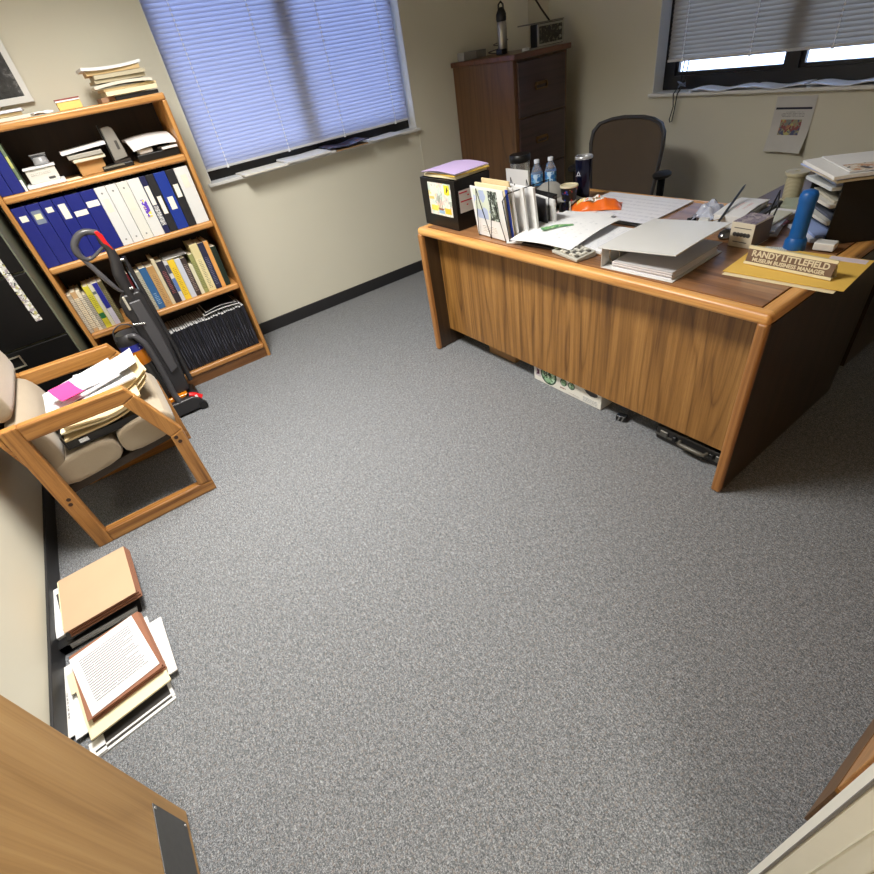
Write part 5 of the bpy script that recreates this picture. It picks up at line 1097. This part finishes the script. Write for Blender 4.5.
for i, (x, y, a, lb) in enumerate(((2.015, 1.165, .4, 'black binder clip near the small cream notepad'), (2.13, 1.255, 1.2, 'black binder clip leaning on the clear wrapper'))):
    bc_ = thing('binder_clip', lb, 'clip', (x, y, Z), a)
    MB().prism([(-.012, 0), (.012, 0), (.003, .018), (-.003, .018)], 'y', -.018, .018).build('clip_body', M('black_plastic', (20, 20, 21), .35), bc_)
    MB().tube([(-.003, -.01, .017), (-.02, -.006, .034), (-.02, .006, .034), (-.003, .01, .017)], .0013, 6).build('wire_lever', M('steel', (190, 190, 188), .3, 1), bc_)

# spool on the return
sp = thing('twine_spool', 'ivory spool of twine standing on the desk return', 'spool', (2.535, 1.055, .7495))
MB().lathe([(0, 0), (.040, 0), (.040, .008), (.030, .012), (0, .012)], 0, 0).build('bottom_flange', M('ivory_plastic', (196, 188, 160), .5), sp, smooth=True)
t = NT('twine'); wz = t.n('ShaderNodeTexWave', Scale=60.); wz.bands_direction = 'Z'; t.l(t.co(), wz.inputs['Vector']); t.l(t.mix(wz.outputs['Fac'], srgb(150, 142, 116), srgb(198, 190, 160)), t.b.inputs['Base Color']); t.b.inputs['Roughness'].default_value = .85
MB().lathe([(0, .012), (.033, .012), (.034, .06), (.033, .105), (0, .105)], 0, 0).build('wound_twine', t.m, sp, smooth=True)
MB().lathe([(.012, .105), (.040, .105), (.044, .112), (.044, .120), (.010, .122), (.009, .115), (0, .114)], 0, 0).build('top_flange', M('ivory_plastic', (196, 188, 160), .5), sp, smooth=True)

# blue cylinder
bl_ = thing('blue_plastic_bottle', 'blue plastic cylinder with flared foot beside the black sorter', 'bottle', (2.015, .782, Z + .0005))
bl_.scale = (.92, .92, .9)
mbl = M('matte_blue_plastic', (20, 92, 168), .38, var=.08)
MB().lathe([(0, 0), (.036, 0), (.038, .004), (.037, .036), (.030, .048), (0, .048)], 0, 0, 30).build('foot', mbl, bl_, smooth=True)
MB().lathe([(0, .046), (.0285, .046), (.0275, .12), (.0285, .175), (.0285, .182), (0, .182)], 0, 0, 30).build('barrel', mbl, bl_, smooth=True)
MB().lathe([(0, .182), (.0298, .182), (.0302, .186), (.0298, .205), (.024, .217), (.012, .222), (0, .223)], 0, 0, 30).build('cap', mbl, bl_, smooth=True)

# black literature sorter
LSR = -.76; LSX, LSY = 2.100, .722; SW_, SD_, SHH = .215, .23, .232
def lsp(x, y): return (LSX + x * math.cos(LSR) - y * math.sin(LSR), LSY + x * math.sin(LSR) + y * math.cos(LSR))
ls = thing('literature_sorter', 'black desktop literature sorter with stacked shelves at the right end of the desk', 'sorter', (LSX, LSY, Z), LSR)
mlb = M('matte_black_metal', (15, 15, 15), .5)
MB().bx(0, SD_, 0, .006, 0, SHH).build('side_panel', mlb, ls); MB().bx(0, SD_, SW_ - .006, SW_, 0, SHH).build('side_panel', mlb, ls)
MB().bx(SD_ - .006, SD_, .006, SW_ - .006, 0, SHH).build('back_panel', mlb, ls)
for k in range(5): MB().bx(0, SD_ - .006, .006, SW_ - .006, k * .057, k * .057 + .004).build('tray_shelf', mlb, ls)
cols = (((214, 218, 232), (150, 170, 220)), ((206, 206, 200), (90, 96, 110)), ((216, 214, 206), (190, 186, 170)), ((206, 212, 214), (150, 166, 200)))
labs = ('bottom', 'second lowest', 'second highest', 'top')
for k in range(4):
    zb = Z + k * .057 + .0045; p0 = (.035, .0, .008, .02)[k]
    for q in range(2):
        c_ = cols[k][q]; px_, py_ = lsp(.10 - p0 + .02 * q, .107 - .004 * q)
        loose('sorter_papers', '%s papers in the %s shelf of the black sorter' % (('lower', 'upper')[q], labs[k]), 'papers', .22, .185, (px_, py_, zb + .002 + q * .016), LSR + (.03, -.06)[q], M('paper_%d_%d_%d' % c_, c_, .7), lambda x, y, k=k, q=q: .006 * (x / .13) ** 2 * (1 - .5 * q) - .12 * max(0, -x - .06) ** 1.2, .011 - .003 * q)
ZT_ = Z + SHH
# papers spilling from the sorter over the left
loose('pale_green_pad', 'pale green pad spilling out left of the black sorter', 'notepad', .20, .11, (2.30, .985, Z + .085), .25, M('pale_green_paper', (188, 196, 176), .8), None, .010, rx=.0) if False else None
g1 = thing('magazine_file', 'low heap of mixed leaflets between the sorter and the paper bundle', 'leaflets', (2.17, .945, Z), .10)
for q, (c_, dx, a) in enumerate((((150, 144, 160), 0, 0), ((206, 206, 210), .02, .2), ((170, 110, 130), -.01, -.15), ((188, 196, 222), .01, .12), ((198, 196, 176), .03, -.05))):
    MB().box((dx - .03, -.012 * (q % 2), .005 + .009 * q), (.19, .06, .007), a).build('leaflet', M('leaflet_%d_%d_%d' % c_, c_, .5), g1)
rbox('green_note_block', 'pale green note block lying left of the sorter top on the return side', 'notepad', (2.46, 1.0, Z + .012), (.12, .09, .022), .3, M('pale_green_paper', (176, 184, 164), .8), .001)
g2 = MB(); g2.tube([(2.06, .93, Z + .004), (2.07, .925, Z + .05), (2.12, .935, Z + .11), (2.18, .95, Z + .14), (2.15, .93, Z + .09), (2.09, .92, Z + .03), (2.075, .905, Z + .004)], .003, 6)
tag(g2.build('headset_cable', M('black_cord', (16, 16, 18), .5), None, smooth=True), 'looped black cable beside the blue cylinder', 'cable')
rbox('eraser_box', 'small white box between the envelope and the black sorter', 'box', (2.052, .700, Z + .0175), (.045, .062, .026), .12, M('white_plastic', (226, 224, 222), .4), .003)
# papers on top of the sorter
ztp = ZT_ + .001
def heap(name, label, cat, w_, d_, x, y, z, rz, mat, fz, t_):
    px_, py_ = lsp(x, y); return loose(name, label, cat, w_, d_, (px_, py_, z), LSR + rz, mat, fz, t_)
droop = lambda x, y: -.10 * max(0, -x - .09) ** 1.3 - .15 * max(0, -y - .10) ** 1.3
heap('newspaper', 'cream newspaper lowest in the heap on top of the black sorter', 'newspaper', .28, .24, .07, .035, ztp, .02, M('newsprint', (204, 194, 172), .8), droop, .007)
heap('blue_leaflet', 'bluish leaflet sticking out of the heap on top of the black sorter', 'leaflet', .28, .24, .065, .045, ztp + .008, .06, M('blueish_paper', (170, 184, 226), .6), droop, .004)
heap('white_brochure', 'thick white brochure in the heap on top of the black sorter', 'brochure', .30, .245, .07, .028, ztp + .013, -.02, m_paper, droop, .010)
tp = thing('printed_report', 'white report with striped print uppermost on the black sorter', 'report', (*lsp(.095, .02), ztp + .025), LSR - .05)
MB().sheet(.26, .22, lambda x, y: .0, .004, 6, 6).build('report_pages', m_paper, tp)
MB().bx(-.12, .12, -.108, -.03, .0040, .0046).build('striped_print', blotches('stripe_print', (206, 190, 170), ((90, 84, 80), (222, 214, 200), (190, 140, 100)), 34, .45), tp)

# ---------------------------------------------------------------- light
def area(name, loc, size, power, col, rot_=(0, 0, 0), spread=138):
    l = bpy.data.lights.new(name, 'AREA'); l.shape = 'RECTANGLE'; l.size, l.size_y = size; l.energy = power; l.color = col
    l.spread = math.radians(spread)
    ob = bpy.data.objects.new(name, l); C.objects.link(ob); ob.location = loc; ob.rotation_euler = rot_; return ob
cf = thing('ceiling_light', 'recessed ceiling light panel above the carpet between chair and desk', 'light', (.2, 1.95, ZC))
MB().ringprism([(-.31, -.61), (.31, -.61), (.31, .61), (-.31, .61)], [(-.28, -.58), (.28, -.58), (.28, .58), (-.28, .58)], 'z', -.02, -.001).build('light_frame', m_white, cf)
area('ceiling_lamp', (.2, 1.95, ZC - .025), (.5, 1.1), 82, (1, .97, .915))
area('hallway_fill', (-.1, -.8, ZC - .025), (.5, .5), 20, (1, .95, .87))  # unseen fill lamp, added to brighten the door, jamb and near floor

wd = bpy.data.worlds.new('sky'); bpy.context.scene.world = wd; wd.use_nodes = True
nt = wd.node_tree; bg = nt.nodes['Background']
tc = nt.nodes.new('ShaderNodeTexCoord'); sep = nt.nodes.new('ShaderNodeSeparateXYZ'); rp = nt.nodes.new('ShaderNodeValToRGB')
nt.links.new(tc.outputs['Generated'], sep.inputs[0]); nt.links.new(sep.outputs[2], rp.inputs[0])
e = rp.color_ramp.elements; e[0].position = 0; e[0].color = (.56, .70, 1, 1); e[1].position = .6; e[1].color = (.38, .56, 1, 1)
nt.links.new(rp.outputs[0], bg.inputs[0]); bg.inputs[1].default_value = 5.3

# ---------------------------------------------------------------- camera
cam = bpy.data.cameras.new('camera'); co = bpy.data.objects.new('camera', cam); C.objects.link(co)
R = ((0.80569532, -0.57338403, -0.14861296), (-0.45834566, -0.44458188, -0.76958834), (0.37519904, 0.68816982, -0.62100562))
m = Matrix((( R[0][0], -R[1][0], -R[2][0]), (R[0][1], -R[1][1], -R[2][1]), (R[0][2], -R[1][2], -R[2][2]))).to_4x4()
m.translation = (0, 0, 1.52); co.matrix_world = m
cam.sensor_width = 36; cam.lens = 489.65 / 874 * 36; cam.clip_start = .02
S = bpy.context.scene; S.camera = co
S.view_settings.view_transform = 'Standard'; S.view_settings.look = 'None'; S.view_settings.gamma = 1; S.view_settings.use_curve_mapping = False
S.view_settings.exposure = 0.0
